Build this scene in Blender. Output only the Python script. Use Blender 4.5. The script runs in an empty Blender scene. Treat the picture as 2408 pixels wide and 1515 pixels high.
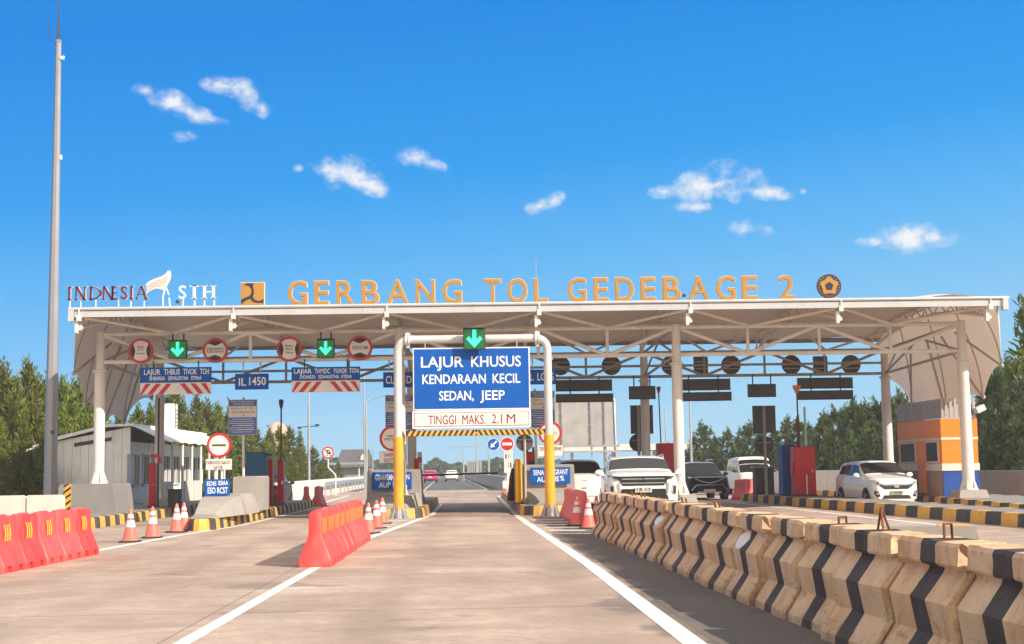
import bpy, math, random
from mathutils import Vector, Matrix
S = bpy.context.scene
COL = S.collection
R = math.radians
rnd = random.Random(11)

# ------------------------------------------------------------------ camera
W_, H_, F_, CAMH = 2407.0, 1514.6, 3300.0, 1.45
CM = (Matrix.Rotation(-R(1.6736), 3, 'Z') @ Matrix.Rotation(R(90 + 5.9893), 3, 'X') @ Matrix.Rotation(-R(0.9), 3, 'Z'))
cd = bpy.data.cameras.new('camera')
cd.sensor_width = 36.0
cd.lens = 36.0 * F_ / W_
cd.clip_start, cd.clip_end = 0.1, 6000
cam = bpy.data.objects.new('camera', cd)
COL.objects.link(cam)
cam.matrix_world = Matrix.Translation((0, 0, CAMH)) @ CM.to_4x4()
S.camera = cam

def ray(u, v):
    return CM @ Vector(((u - W_ / 2) / F_, -(v - H_ / 2) / F_, -1.0))
def P(u, v, Y):
    d = ray(u, v)
    return d * (Y / d.y) + Vector((0, 0, CAMH))
def G(u, v, z=0.0):
    d = ray(u, v)
    return d * ((z - CAMH) / d.z) + Vector((0, 0, CAMH))

# ------------------------------------------------------------------ light
SUN = Vector((1.2, -0.9, 1.02)).normalized()
ELEV, AZ = math.asin(SUN.z), math.atan2(SUN.x, SUN.y)
sl = bpy.data.lights.new('sun', 'SUN')
sl.energy, sl.angle, sl.color = 4.1, R(0.5), (1.0, 0.90, 0.78)
so = bpy.data.objects.new('sun', sl)
COL.objects.link(so)
so.rotation_euler = SUN.to_track_quat('Z', 'Y').to_euler()
so.location = SUN * 60
S.view_settings.view_transform = 'Standard'
S.view_settings.look = 'None'
S.view_settings.exposure = 0.75
S.view_settings.gamma = 1.0
S.view_settings.use_curve_mapping = False
S.render.engine = 'CYCLES'

class NT:
    """small helper to write node trees"""
    def __init__(s, tree):
        s.t = tree
    def n(s, typ, **kw):
        nd = s.t.nodes.new(typ)
        for k, v in kw.items():
            setattr(nd, k, v)
        return nd
    def link(s, a, b):
        s.t.links.new(a, b)
    def put(s, sock, val):
        if isinstance(val, bpy.types.NodeSocket):
            s.link(val, sock)
        else:
            sock.default_value = val
    def math(s, op, a, b=0.0, c=None, clamp=False):
        nd = s.n('ShaderNodeMath', operation=op, use_clamp=clamp)
        s.put(nd.inputs[0], a)
        s.put(nd.inputs[1], b)
        if c is not None:
            s.put(nd.inputs[2], c)
        return nd.outputs[0]
    def mix(s, fac, a, b, blend='MIX'):
        nd = s.n('ShaderNodeMix', data_type='RGBA', blend_type=blend)
        s.put(nd.inputs[0], fac)
        s.put(nd.inputs[6], a)
        s.put(nd.inputs[7], b)
        return nd.outputs[2]
    def ramp(s, fac, stops):
        nd = s.n('ShaderNodeValToRGB')
        s.put(nd.inputs[0], fac)
        el = nd.color_ramp.elements
        while len(el) < len(stops):
            el.new(0.5)
        for e, (p, c) in zip(el, stops):
            e.position = p
            e.color = c if len(c) == 4 else (*c, 1)
        return nd.outputs[0]
    def noise(s, vec, scale, detail=4, rough=0.55, dist=0.0):
        nd = s.n('ShaderNodeTexNoise')
        if vec is not None:
            s.link(vec, nd.inputs['Vector'])
        nd.inputs['Scale'].default_value = scale
        nd.inputs['Detail'].default_value = detail
        nd.inputs['Roughness'].default_value = rough
        nd.inputs['Distortion'].default_value = dist
        return nd.outputs['Fac']
    def scale(s, vec, sc, loc=(0, 0, 0)):
        nd = s.n('ShaderNodeMapping')
        s.link(vec, nd.inputs['Vector'])
        nd.inputs['Scale'].default_value = sc
        nd.inputs['Location'].default_value = loc
        return nd.outputs[0]
    def rng(s, v, a, b, c=0.0, d=1.0, smooth=False):
        nd = s.n('ShaderNodeMapRange')
        if smooth:
            nd.interpolation_type = 'SMOOTHSTEP'
        s.put(nd.inputs[0], v)
        for i, x in enumerate((a, b, c, d)):
            nd.inputs[i + 1].default_value = x
        return nd.outputs[0]

wd = bpy.data.worlds.new('World')
S.world = wd
wd.use_nodes = True
wd.node_tree.nodes.clear()
w = NT(wd.node_tree)
gen = w.n('ShaderNodeTexCoord').outputs['Generated']
sep = w.n('ShaderNodeSeparateXYZ')
w.link(gen, sep.inputs[0])
dx, dy, dz = sep.outputs
# the sky texture, looked up a little higher than the view so the blue deepens quickly above the horizon
zz = w.math('ADD', w.math('MULTIPLY', w.math('MAXIMUM', dz, 0.0), 3.2), 0.10)
cmb = w.n('ShaderNodeCombineXYZ')
w.link(dx, cmb.inputs[0]); w.link(dy, cmb.inputs[1]); w.link(zz, cmb.inputs[2])
nrm = w.n('ShaderNodeVectorMath', operation='NORMALIZE')
w.link(cmb.outputs[0], nrm.inputs[0])
sky = w.n('ShaderNodeTexSky', sky_type='NISHITA', sun_disc=False)
sky.sun_elevation, sky.sun_rotation = ELEV, AZ
sky.air_density, sky.dust_density, sky.ozone_density = 1.0, 0.3, 1.6
w.link(nrm.outputs[0], sky.inputs[0])
hs = w.n('ShaderNodeHueSaturation')
hs.inputs['Hue'].default_value = 0.497
hs.inputs['Saturation'].default_value = 1.16
hs.inputs['Value'].default_value = 1.35
w.link(sky.outputs[0], hs.inputs['Color'])
# fair-weather clouds at fixed directions in the sky
ga = w.math('DIVIDE', dx, w.math('MAXIMUM', dy, 0.05))
gb = w.math('DIVIDE', dz, w.math('MAXIMUM', dy, 0.05))
CL = [(395, 236, 62, 26, 22, 1.05), (450, 266, 70, 20, 18, 1.05), (345, 214, 40, 16, 8, .9), (500, 282, 36, 12, 8, .8), (525, 203, 52, 20, 10, 1.0), (580, 222, 52, 30, 36, 1.1), (620, 258, 32, 22, 50, .95), (430, 322, 40, 14, 0, .62),
      (820, 410, 74, 40, 10, 1.15), (765, 398, 40, 20, 8, 1.0), (870, 435, 48, 22, 25, 1.0), (700, 396, 16, 9, 0, .7), (975, 370, 44, 24, 14, 1.05), (1015, 386, 40, 15, 18, .9),
      (1270, 486, 36, 20, -8, 1.0), (1300, 472, 32, 16, -30, .95), (1640, 436, 60, 34, -10, 1.1), (1725, 425, 74, 44, 8, 1.2), (1570, 452, 50, 16, -4, .95), (1795, 452, 66, 18, 6, 1.0), (1630, 488, 66, 13, 0, .85),
      (1760, 540, 54, 20, 4, .95), (2135, 558, 76, 36, 0, 1.15), (2195, 558, 66, 22, 2, 1.05), (2060, 572, 54, 15, 0, .9), (1888, 450, 12, 8, 0, .5)]
acc = None
for (cu, cv, ru, rv, ang, wgt) in CL:
    d = ray(cu, cv)
    a0, b0 = d.x / d.y, d.z / d.y
    ra, rb = ru * 1.35 / F_, rv * 1.5 / F_
    c, s_ = math.cos(R(-ang)), math.sin(R(-ang))
    qa = w.math('SUBTRACT', ga, a0)
    qb = w.math('SUBTRACT', gb, b0)
    e1 = w.math('ADD', w.math('MULTIPLY', qa, c / ra), w.math('MULTIPLY', qb, s_ / ra))
    e2 = w.math('ADD', w.math('MULTIPLY', qa, -s_ / rb), w.math('MULTIPLY', qb, c / rb))
    r2 = w.math('ADD', w.math('MULTIPLY', e1, e1), w.math('MULTIPLY', e2, e2))
    val = w.math('MULTIPLY', w.math('SUBTRACT', 1.0, w.math('SQRT', r2)), wgt)
    acc = val if acc is None else w.math('MAXIMUM', acc, val)
n1 = w.noise(w.scale(gen, (1, 1, 1.25)), 66, 10, 0.60, 0.15)
n2 = w.noise(gen, 24, 3, 0.5)
dens = w.math('ADD', acc, w.math('MULTIPLY', w.math('SUBTRACT', n1, 0.5), 2.5))
dens = w.math('ADD', dens, w.math('MULTIPLY', w.math('SUBTRACT', n2, 0.5), 0.9))
dens = w.math('MULTIPLY', dens, w.rng(acc, 0.0, 0.3, 0, 1, True))
mask = w.rng(dens, 0.0, 1.3, 0, 0.96, True)
mask = w.math('MULTIPLY', mask, w.rng(dy, 0.1, 0.2, 0, 1))
ccol = w.ramp(w.rng(dens, 0.2, 1.0), [(0.0, (3.6, 4.6, 5.9)), (0.5, (4.8, 5.2, 5.8)), (1.0, (5.9, 5.9, 6.0))])
el = w.math('SUBTRACT', dz, w.math('MULTIPLY', dx, 0.10))
grad = w.ramp(el, [(0.0, (.38, .68, .88)), (0.03, (.32, .65, .90)), (0.139, (.105, .475, .92)), (0.21, (.014, .345, .875)), (0.32, (.0, .25, .79)), (0.45, (.02, .27, .66)), (0.62, (.55, .60, .66)), (0.9, (1.0, .98, .94))])  # pale upper stops lie out of view, added for neutral fill
# out-of-view sky behind the camera, whitened and brightened to add warm fill
grad = w.mix(w.rng(dy, 0.1, -0.45, 0, 1, True), grad, (1.15, 1.02, .88, 1))
gs = w.n('ShaderNodeVectorMath', operation='SCALE')
w.link(grad, gs.inputs[0])
gs.inputs['Scale'].default_value = 6.4
clear = w.mix(0.95, hs.outputs[0], gs.outputs[0])
bgc = w.mix(mask, clear, ccol)
bg = w.n('ShaderNodeBackground')
w.link(bgc, bg.inputs[0])
bg.inputs[1].default_value = 0.095
wo = w.n('ShaderNodeOutputWorld')
w.link(bg.outputs[0], wo.inputs[0])

# ------------------------------------------------------------------ materials
MATS = {}
def mat(name, col, rough=0.6, metal=0.0, var=0.12, sc=2.5, bump=0.0, bsc=40, coat=0.0, emit=None, dirt=None, spec=0.5, fade=0.0):
    if name in MATS:
        return MATS[name]
    m = bpy.data.materials.new(name)
    m.use_nodes = True
    t = NT(m.node_tree)
    b = m.node_tree.nodes['Principled BSDF']
    oc = t.n('ShaderNodeTexCoord').outputs['Object']
    nz = t.noise(oc, sc, 5, 0.6)
    dark = tuple(c * (1 - var) for c in col)
    lite = tuple(min(1, c * (1 + var)) for c in col)
    cc = t.ramp(nz, [(0.3, dark), (0.7, lite)])
    if dirt:
        dcol, amt, dsc = dirt
        dn = t.noise(t.scale(oc, (1, 1, 0.35)), dsc, 6, 0.65, 0.6)
        cc = t.mix(t.rng(dn, 0.52, 0.72, 0, amt), cc, (*dcol, 1))
    if fade:
        hv = t.n('ShaderNodeHueSaturation')
        oi = t.n('ShaderNodeObjectInfo').outputs['Random']
        t.link(cc, hv.inputs['Color'])
        t.link(t.rng(oi, 0, 1, 1 - fade, 1.0), hv.inputs['Saturation'])
        t.link(t.rng(t.math('FRACT', t.math('MULTIPLY', oi, 7.3)), 0, 1, 1 - fade, 1 + fade * .4), hv.inputs['Value'])
        cc = hv.outputs[0]
    t.link(cc, b.inputs['Base Color'])
    t.link(t.rng(nz, 0.2, 0.8, max(0, rough - 0.08), min(1, rough + 0.08)), b.inputs['Roughness'])
    b.inputs['Metallic'].default_value = metal
    b.inputs['Specular IOR Level'].default_value = spec
    b.inputs['Coat Weight'].default_value = coat
    b.inputs['Coat Roughness'].default_value = 0.05
    if emit:
        b.inputs['Emission Color'].default_value = (*emit[0], 1)
        b.inputs['Emission Strength'].default_value = emit[1]
    if bump:
        bp = t.n('ShaderNodeBump')
        bp.inputs['Strength'].default_value = bump
        bp.inputs['Distance'].default_value = 0.02
        t.link(t.noise(oc, bsc, 4, 0.6), bp.inputs['Height'])
        t.link(bp.outputs[0], b.inputs['Normal'])
    MATS[name] = m
    return m

def special(name):
    m = bpy.data.materials.new(name)
    m.use_nodes = True
    MATS[name] = m
    t = NT(m.node_tree)
    return m, t, m.node_tree.nodes['Principled BSDF'], t.n('ShaderNodeTexCoord').outputs['Object']

STAINS_SHADE = [(G(640, 1378).x, G(640, 1378).y, 0.95, 0.6, 0.6, (.20, .155, .13)), (G(700, 1382).x, G(700, 1382).y, 0.30, 0.26, 0.4, (.70, .66, .62)), (G(620, 1437).x, G(620, 1437).y, 0.7, 0.35, 0.45, (.24, .18, .15)),
          (G(1120, 1190).x, G(1120, 1190).y, 1.1, 5.0, 0.5, (.15, .12, .11)), (G(1500, 1420).x, G(1500, 1420).y, 0.55, 1.6, 0.6, (.12, .10, .09)), (G(1620, 1480).x, G(1620, 1480).y, 0.5, 0.8, 0.6, (.11, .095, .09)),  # dark patches here paint in canopy shade and barrier shade
          (G(480, 1290).x, G(480, 1290).y, 1.2, 0.8, 0.4, (.22, .17, .14)), (G(300, 1420).x, G(300, 1420).y, 1.3, 0.5, 0.35, (.26, .20, .165)), (G(1330, 1330).x, G(1330, 1330).y, 0.5, 1.5, 0.4, (.2, .16, .14)), (G(900, 1480).x, G(900, 1480).y, 1.0, 0.25, 0.3, (.26, .20, .165))]
def mat_apron():
    m, t, b, oc = special('worn_concrete')
    big = t.noise(t.scale(oc, (0.38, 0.22, 1)), 1.0, 7, 0.68, 0.5)
    cross = t.noise(t.scale(oc, (0.42, 0.75, 1)), 1.0, 8, 0.72, 0.6)
    fine = t.noise(oc, 9, 6, 0.7)
    grit = t.noise(oc, 60, 3, 0.6)
    c = t.ramp(big, [(0.28, (0.27, 0.195, 0.15)), (0.5, (0.475, 0.36, 0.285)), (0.74, (0.64, 0.51, 0.415))])
    c = t.mix(t.rng(cross, 0.36, 0.60, 0.6, 0), c, (0.24, 0.175, 0.135, 1))
    c = t.mix(t.rng(cross, 0.54, 0.78, 0, 0.6), c, (0.66, 0.53, 0.44, 1))
    c = t.mix(t.rng(fine, 0.35, 0.70, 0.42, 0), c, (0.27, 0.205, 0.165, 1))
    mid = t.noise(t.scale(oc, (1.0, 0.8, 1)), 3.2, 6, 0.72)
    c = t.mix(t.rng(mid, 0.58, 0.72, 0, 0.38), c, (0.30, 0.235, 0.195, 1))
    c = t.mix(t.rng(mid, 0.42, 0.28, 0, 0.4), c, (0.68, 0.56, 0.47, 1))
    c = t.mix(t.rng(grit, 0.3, 0.7, 0.14, 0), c, (0.22, 0.18, 0.16, 1))
    # oil stains with soft edges
    st = t.noise(t.scale(oc, (0.55, 0.5, 1), (3.3, 1.2, 0)), 1.0, 5, 0.6, 0.8)
    c = t.mix(t.rng(st, 0.60, 0.70, 0, 0.6, True), c, (0.15, 0.115, 0.10, 1))
    # darkened wheel paths and a drip line along the lanes
    spx = t.n('ShaderNodeSeparateXYZ')
    t.link(oc, spx.inputs[0])
    lane = t.math('ADD', spx.outputs[0], t.math('MULTIPLY', t.noise(t.scale(oc, (0.4, 0.12, 1)), 1.0, 3, 0.5), 0.5))
    for cx_ in (-0.75, 1.35, -4.2, -5.9):
        dd = t.math('ABSOLUTE', t.math('SUBTRACT', lane, cx_))
        c = t.mix(t.math('MULTIPLY', t.rng(dd, 0.08, 0.45, 1, 0, True), t.rng(cross, 0.35, 0.65, 0.1, 0.42)), c, (0.24, 0.17, 0.135, 1))
    spk = t.noise(t.scale(oc, (2.6, 1.6, 1)), 1.6, 6, 0.8)
    c = t.mix(t.rng(spk, 0.63, 0.68, 0, 0.5), c, (0.10, 0.085, 0.08, 1))
    # stained grey strip beside the concrete barriers, their cast shade painted in
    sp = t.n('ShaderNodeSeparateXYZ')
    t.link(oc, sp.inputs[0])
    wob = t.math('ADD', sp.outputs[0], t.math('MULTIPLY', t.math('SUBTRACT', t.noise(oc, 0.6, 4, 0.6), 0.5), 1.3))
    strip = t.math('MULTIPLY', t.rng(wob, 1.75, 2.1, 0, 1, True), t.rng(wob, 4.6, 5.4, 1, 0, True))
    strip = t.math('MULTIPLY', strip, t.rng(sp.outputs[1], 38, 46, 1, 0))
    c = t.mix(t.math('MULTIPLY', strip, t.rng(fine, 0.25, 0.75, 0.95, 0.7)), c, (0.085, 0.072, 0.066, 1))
    # wandering cracks
    vo = t.n('ShaderNodeTexVoronoi', feature='DISTANCE_TO_EDGE')
    wv = t.n('ShaderNodeVectorMath', operation='ADD')
    t.link(t.scale(oc, (0.30, 0.16, 1)), wv.inputs[0])
    nv = t.n('ShaderNodeTexNoise'); t.link(oc, nv.inputs['Vector']); nv.inputs['Scale'].default_value = 1.3; nv.inputs['Detail'].default_value = 5
    sv = t.n('ShaderNodeVectorMath', operation='SCALE'); t.link(nv.outputs['Color'], sv.inputs[0]); sv.inputs['Scale'].default_value = 0.22
    t.link(sv.outputs[0], wv.inputs[1]); t.link(wv.outputs[0], vo.inputs['Vector'])
    crack = t.math('MULTIPLY', t.math('LESS_THAN', vo.outputs['Distance'], 0.0035), t.rng(big, 0.45, 0.6, 0, 0.55))
    c = t.mix(crack, c, (0.12, 0.09, 0.08, 1))
    # a few large stains where water and oil collect, plus painted canopy and barrier shade
    for (sx_, sy_, rx_, ry_, amt, col_) in STAINS_SHADE:
        qx = t.math('DIVIDE', t.math('SUBTRACT', spx.outputs[0], sx_), rx_)
        qy = t.math('DIVIDE', t.math('SUBTRACT', spx.outputs[1], sy_), ry_)
        rr_ = t.math('SQRT', t.math('ADD', t.math('MULTIPLY', qx, qx), t.math('MULTIPLY', qy, qy)))
        rr_ = t.math('ADD', rr_, t.math('MULTIPLY', t.math('SUBTRACT', t.noise(oc, 2.2, 5, 0.65), 0.5), 1.6))
        c = t.mix(t.rng(rr_, 0.55, 0.95, amt, 0, True), c, (*col_, 1))
    # slab joints
    def joint(coord, per, wid, off):
        fr = t.math('FRACT', t.math('DIVIDE', t.math('ADD', coord, off), per))
        return t.math('LESS_THAN', fr, wid / per)
    jy = joint(sp.outputs[1], 5.0, 0.045, 100.0)
    jx = joint(sp.outputs[0], 4.72, 0.02, 94.4 + 2.75)
    j = t.math('MAXIMUM', jy, jx)
    j = t.math('MULTIPLY', j, t.rng(fine, 0.3, 0.6, 0.3, 0.75))
    c = t.mix(j, c, (0.10, 0.08, 0.07, 1))
    t.link(c, b.inputs['Base Color'])
    t.link(t.rng(big, 0.3, 0.7, 0.75, 0.9), b.inputs['Roughness'])
    b.inputs['Specular IOR Level'].default_value = 0.3
    bp = t.n('ShaderNodeBump')
    bp.inputs['Strength'].default_value = 0.25
    bp.inputs['Distance'].default_value = 0.01
    t.link(t.noise(oc, 40, 5, 0.7), bp.inputs['Height'])
    t.link(bp.outputs[0], b.inputs['Normal'])
    return m
def mat_asphalt():
    m, t, b, oc = special('grey_asphalt')
    n = t.noise(t.scale(oc, (0.8, 0.05, 1)), 1.0, 5, 0.6)
    c = t.ramp(n, [(0.3, (0.085, 0.082, 0.082)), (0.7, (0.14, 0.135, 0.13))])
    t.link(c, b.inputs['Base Color'])
    b.inputs['Roughness'].default_value = 0.9
    b.inputs['Specular IOR Level'].default_value = 0.2
    return m
def mat_ground():
    m, t, b, oc = special('grass_ground')
    n = t.noise(oc, 0.12, 6, 0.65)
    f = t.noise(oc, 2.5, 5, 0.7)
    c = t.ramp(n, [(0.35, (0.05, 0.075, 0.02)), (0.55, (0.10, 0.12, 0.035)), (0.75, (0.20, 0.15, 0.08))])
    c = t.mix(t.rng(f, 0.3, 0.7, 0.5, 0), c, (0.035, 0.05, 0.015, 1))
    t.link(c, b.inputs['Base Color'])
    b.inputs['Roughness'].default_value = 1.0
    return m
def mat_marking():
    m, t, b, oc = special('road_paint')
    n = t.noise(oc, 7, 6, 0.75)
    n2 = t.noise(oc, 0.9, 4, 0.6)
    wear = t.math('ADD', t.rng(n, 0.48, 0.66, 0, 0.75), t.rng(n2, 0.45, 0.75, 0, 0.45), clamp=True)
    c = t.mix(wear, (0.80, 0.77, 0.71, 1), (0.47, 0.40, 0.34, 1))
    t.link(c, b.inputs['Base Color'])
    b.inputs['Roughness'].default_value = 0.7
    return m
def mat_jersey():
    m, t, b, oc = special('weathered_yellow_concrete')
    sp = t.n('ShaderNodeSeparateXYZ')
    t.link(oc, sp.inputs[0])
    oi = t.n('ShaderNodeObjectInfo').outputs['Random']
    off = t.n('ShaderNodeVectorMath', operation='ADD')
    t.link(oc, off.inputs[0])
    cb = t.n('ShaderNodeCombineXYZ')
    t.link(t.math('MULTIPLY', oi, 37.0), cb.inputs[1])
    t.link(cb.outputs[0], off.inputs[1])
    ov = off.outputs[0]
    n = t.noise(ov, 2.2, 6, 0.65)
    f = t.noise(ov, 14, 6, 0.75)
    c = t.ramp(n, [(0.28, (0.46, 0.27, 0.145)), (0.5, (0.64, 0.41, 0.235)), (0.74, (0.74, 0.52, 0.33))])
    run = t.noise(t.scale(ov, (1.2, 1.5, 1.0)), 2.6, 7, 0.72, 0.8)
    c = t.mix(t.rng(run, 0.50, 0.66, 0, 0.62), c, (0.30, 0.175, 0.105, 1))
    # bare concrete patches
    c = t.mix(t.rng(f, 0.64, 0.70, 0, 0.6), c, (0.42, 0.33, 0.24, 1))
    big_ = t.noise(t.scale(ov, (1, 0.7, 1)), 1.3, 3, 0.5)
    c = t.mix(t.rng(big_, 0.45, 0.65, 0, 0.35), c, (0.72, 0.55, 0.38, 1))
    # black stripe in the middle of each unit, edges a little uneven
    wob = t.math('MULTIPLY', t.math('SUBTRACT', f, 0.5), 0.035)
    ab = t.math('ABSOLUTE', t.math('ADD', t.math('ADD', sp.outputs[1], wob), t.rng(oi, 0, 1, -0.07, 0.07)))
    st = t.math('MULTIPLY', t.math('LESS_THAN', ab, 0.155), t.rng(t.noise(ov, 9, 6, 0.8), 0.62, 0.70, 1, 0.8))
    blk = t.ramp(n, [(0.3, (0.040, 0.032, 0.031)), (0.7, (0.095, 0.078, 0.074))])
    c = t.mix(st, c, blk)
    # tyre scuffs: dark, along the row, at wheel height
    sc_ = t.noise(t.scale(ov, (1, 0.8, 9.0)), 1.8, 5, 0.7)
    c = t.mix(t.math('MULTIPLY', t.rng(sc_, 0.60, 0.70, 0, 0.55), t.rng(sp.outputs[2], 0.55, 0.30, 0, 1)), c, (0.10, 0.075, 0.065, 1))
    # scuffs and grime near the foot
    low = t.math('MULTIPLY', t.rng(sp.outputs[2], 0.0, 0.17, 1, 0), t.rng(f, 0.35, 0.65, 0, 1))
    c = t.mix(t.math('MULTIPLY', low, 0.55), c, (0.16, 0.10, 0.07, 1))
    chips = t.noise(ov, 22, 5, 0.8)
    c = t.mix(t.rng(chips, 0.62, 0.67, 0, 0.85), c, (0.13, 0.075, 0.05, 1))
    drip = t.noise(t.scale(ov, (0.8, 5.0, 0.55)), 2.4, 6, 0.75, 0.4)
    c = t.mix(t.math('MULTIPLY', t.rng(drip, 0.60, 0.68, 0, 0.7), t.rng(sp.outputs[2], 0.2, 0.75, 1, 0.3)), c, (0.20, 0.12, 0.08, 1))
    endd = t.rng(t.math('ADD', t.math('ABSOLUTE', sp.outputs[1]), t.math('MULTIPLY', t.math('SUBTRACT', f, 0.5), 0.22)), 0.60, 0.68, 0, 0.65)
    c = t.mix(endd, c, (0.19, 0.115, 0.08, 1))
    t.link(c, b.inputs['Base Color'])
    b.inputs['Roughness'].default_value = 0.8
    b.inputs['Specular IOR Level'].default_value = 0.25
    bp = t.n('ShaderNodeBump')
    bp.inputs['Strength'].default_value = 0.45
    bp.inputs['Distance'].default_value = 0.015
    t.link(f, bp.inputs['Height'])
    t.link(bp.outputs[0], b.inputs['Normal'])
    return m
def mat_leaf(name, a, bcol, cc3):
    m, t, b, oc = special(name)
    oi = t.n('ShaderNodeObjectInfo').outputs['Random']
    gi = t.n('ShaderNodeNewGeometry').outputs['Random Per Island']
    n = t.noise(oc, 0.9, 3, 0.6)
    fac = t.math('ADD', t.math('MULTIPLY', n, 0.6), t.math('MULTIPLY', gi, 0.4))
    c = t.ramp(fac, [(0.25, a), (0.5, bcol), (0.8, cc3)])
    hsv = t.n('ShaderNodeHueSaturation')
    t.link(c, hsv.inputs['Color'])
    t.link(t.rng(oi, 0, 1, 0.485, 0.515), hsv.inputs['Hue'])
    t.link(t.rng(oi, 0, 1, 0.8, 1.2), hsv.inputs['Value'])
    t.link(hsv.outputs[0], b.inputs['Base Color'])
    b.inputs['Roughness'].default_value = 0.6
    b.inputs['Specular IOR Level'].default_value = 0.25
    tr = t.n('ShaderNodeBsdfTranslucent')
    t.link(hsv.outputs[0], tr.inputs[0])
    mx = t.n('ShaderNodeMixShader')
    mx.inputs[0].default_value = 0.3
    out = m.node_tree.nodes['Material Output']
    t.link(b.outputs[0], mx.inputs[1]); t.link(tr.outputs[0], mx.inputs[2]); t.link(mx.outputs[0], out.inputs[0])
    return m
def mat_membrane():
    m, t, b, oc = special('roof_membrane_fabric')
    n = t.noise(t.scale(oc, (1.2, 0.25, 0.6)), 1.0, 5, 0.6)
    c = t.ramp(n, [(0.3, (0.66, 0.60, 0.55)), (0.7, (0.76, 0.70, 0.65))])
    st = t.noise(t.scale(oc, (3.0, 0.4, 0.5)), 1.0, 5, 0.7)
    c = t.mix(t.rng(st, 0.55, 0.75, 0, 0.35), c, (0.45, 0.37, 0.31, 1))
    t.link(c, b.inputs['Base Color'])
    b.inputs['Roughness'].default_value = 0.6
    tr = t.n('ShaderNodeBsdfTranslucent')
    tr.inputs[0].default_value = (0.80, 0.66, 0.55, 1)
    mx = t.n('ShaderNodeMixShader')
    mx.inputs[0].default_value = 0.17
    out = m.node_tree.nodes['Material Output']
    t.link(b.outputs[0], mx.inputs[1]); t.link(tr.outputs[0], mx.inputs[2]); t.link(mx.outputs[0], out.inputs[0])
    return m
mat_apron(); mat_asphalt(); mat_ground(); mat_marking(); mat_jersey(); mat_membrane()
mat_leaf('pine_needles', (0.05, 0.074, 0.013), (0.155, 0.185, 0.03), (0.29, 0.29, 0.06))
mat_leaf('dark_needles', (0.042, 0.068, 0.024), (0.105, 0.145, 0.045), (0.20, 0.235, 0.075))
M = MATS
GR = (0.16, 0.12, 0.09)
mat('white_steel', (0.72, 0.70, 0.66), 0.4, 0, 0.05, dirt=((0.50, 0.42, 0.35), 0.35, 2.0))
mat('portal_paint', (0.56, 0.55, 0.54), 0.4, 0.05, 0.06, dirt=((0.36, 0.32, 0.28), 0.4, 1.5))
mat('beige_steel', (0.74, 0.68, 0.62), 0.45, 0, 0.06, dirt=((0.40, 0.31, 0.25), 0.4, 2.0))
mat('column_paint', (0.70, 0.65, 0.60), 0.45, 0, 0.05, dirt=((0.48, 0.40, 0.34), 0.4, 1.3))
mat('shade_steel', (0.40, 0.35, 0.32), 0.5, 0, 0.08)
mat('fascia_sheet', (0.55, 0.55, 0.57), 0.3, 0.3, 0.06, 1.0, dirt=((0.45, 0.42, 0.40), 0.45, 1.2))
mat('galvanised', (0.50, 0.51, 0.53), 0.38, 0.7, 0.12)
mat('mast_grey', (0.30, 0.30, 0.325), 0.35, 0.3, 0.08, 0.8, dirt=((0.30, 0.29, 0.29), 0.4, 1.0))
mat('dark_metal', (0.05, 0.048, 0.047), 0.5, 0.2, 0.2)
mat('sign_back', (0.10, 0.09, 0.085), 0.55, 0.3, 0.15, 1.5)
mat('sign_back_pale', (0.42, 0.40, 0.38), 0.5, 0.4, 0.15, 1.0)
mat('black_paint', (0.022, 0.02, 0.02), 0.55, 0, 0.25)
mat('sign_blue', (0.001, 0.088, 0.40), 0.55, 0, 0.08, 1.2, dirt=((0.004, 0.07, 0.33), 0.3, 2), spec=0.2)
mat('faded_blue', (0.012, 0.085, 0.34), 0.6, 0, 0.12, 2, spec=0.2)
mat('board_blue', (0.08, 0.15, 0.40), 0.5, 0, 0.15, 3)
mat('sign_white', (0.80, 0.79, 0.76), 0.45, 0, 0.04)
mat('sign_cream', (0.72, 0.65, 0.60), 0.5, 0, 0.06)
mat('sign_red', (0.50, 0.012, 0.025), 0.4, 0, 0.1)
mat('text_red', (0.22, 0.012, 0.03), 0.5, 0, 0.1)
mat('text_dark', (0.07, 0.05, 0.05), 0.6, 0, 0.2)
mat('gold_letter', (0.40, 0.205, 0.04), 0.45, 0, 0.08, 2, dirt=((0.45, 0.22, 0.05), 0.35, 2))
mat('gold_edge', (0.70, 0.60, 0.45), 0.4, 0, 0.05)
mat('maroon_letter', (0.11, 0.008, 0.025), 0.4, 0, 0.15)
mat('white_letter', (0.74, 0.74, 0.74), 0.35, 0, 0.05)
mat('navy', (0.012, 0.018, 0.06), 0.45, 0, 0.2)
mat('emblem_dark', (0.045, 0.018, 0.022), 0.45, 0, 0.3)
mat('yellow_paint', (0.76, 0.36, 0.025), 0.45, 0, 0.08, 2, dirt=((0.45, 0.22, 0.06), 0.5, 2.5))
mat('kerb_yellow', (0.66, 0.36, 0.06), 0.7, 0, 0.15, 3, 0.2, dirt=((0.30, 0.18, 0.08), 0.6, 3))
mat('kerb_black', (0.05, 0.043, 0.042), 0.75, 0, 0.25, 3, 0.2, dirt=((0.16, 0.12, 0.09), 0.5, 3))
mat('plain_concrete', (0.33, 0.305, 0.275), 0.85, 0, 0.1, 1.6, 0.25, dirt=((0.24, 0.20, 0.17), 0.5, 1.8))
mat('grey_concrete', (0.225, 0.215, 0.205), 0.85, 0, 0.1, 1.6, 0.25, dirt=((0.19, 0.17, 0.15), 0.5, 1.8))
mat('pale_concrete', (0.64, 0.57, 0.50), 0.8, 0, 0.08, 1.2, 0.2, dirt=((0.36, 0.29, 0.23), 0.45, 1.4))
mat('red_plastic', (0.84, 0.040, 0.034), 0.45, 0, 0.12, 2.0, dirt=((0.58, 0.20, 0.16), 0.35, 5), fade=0.08)
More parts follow.
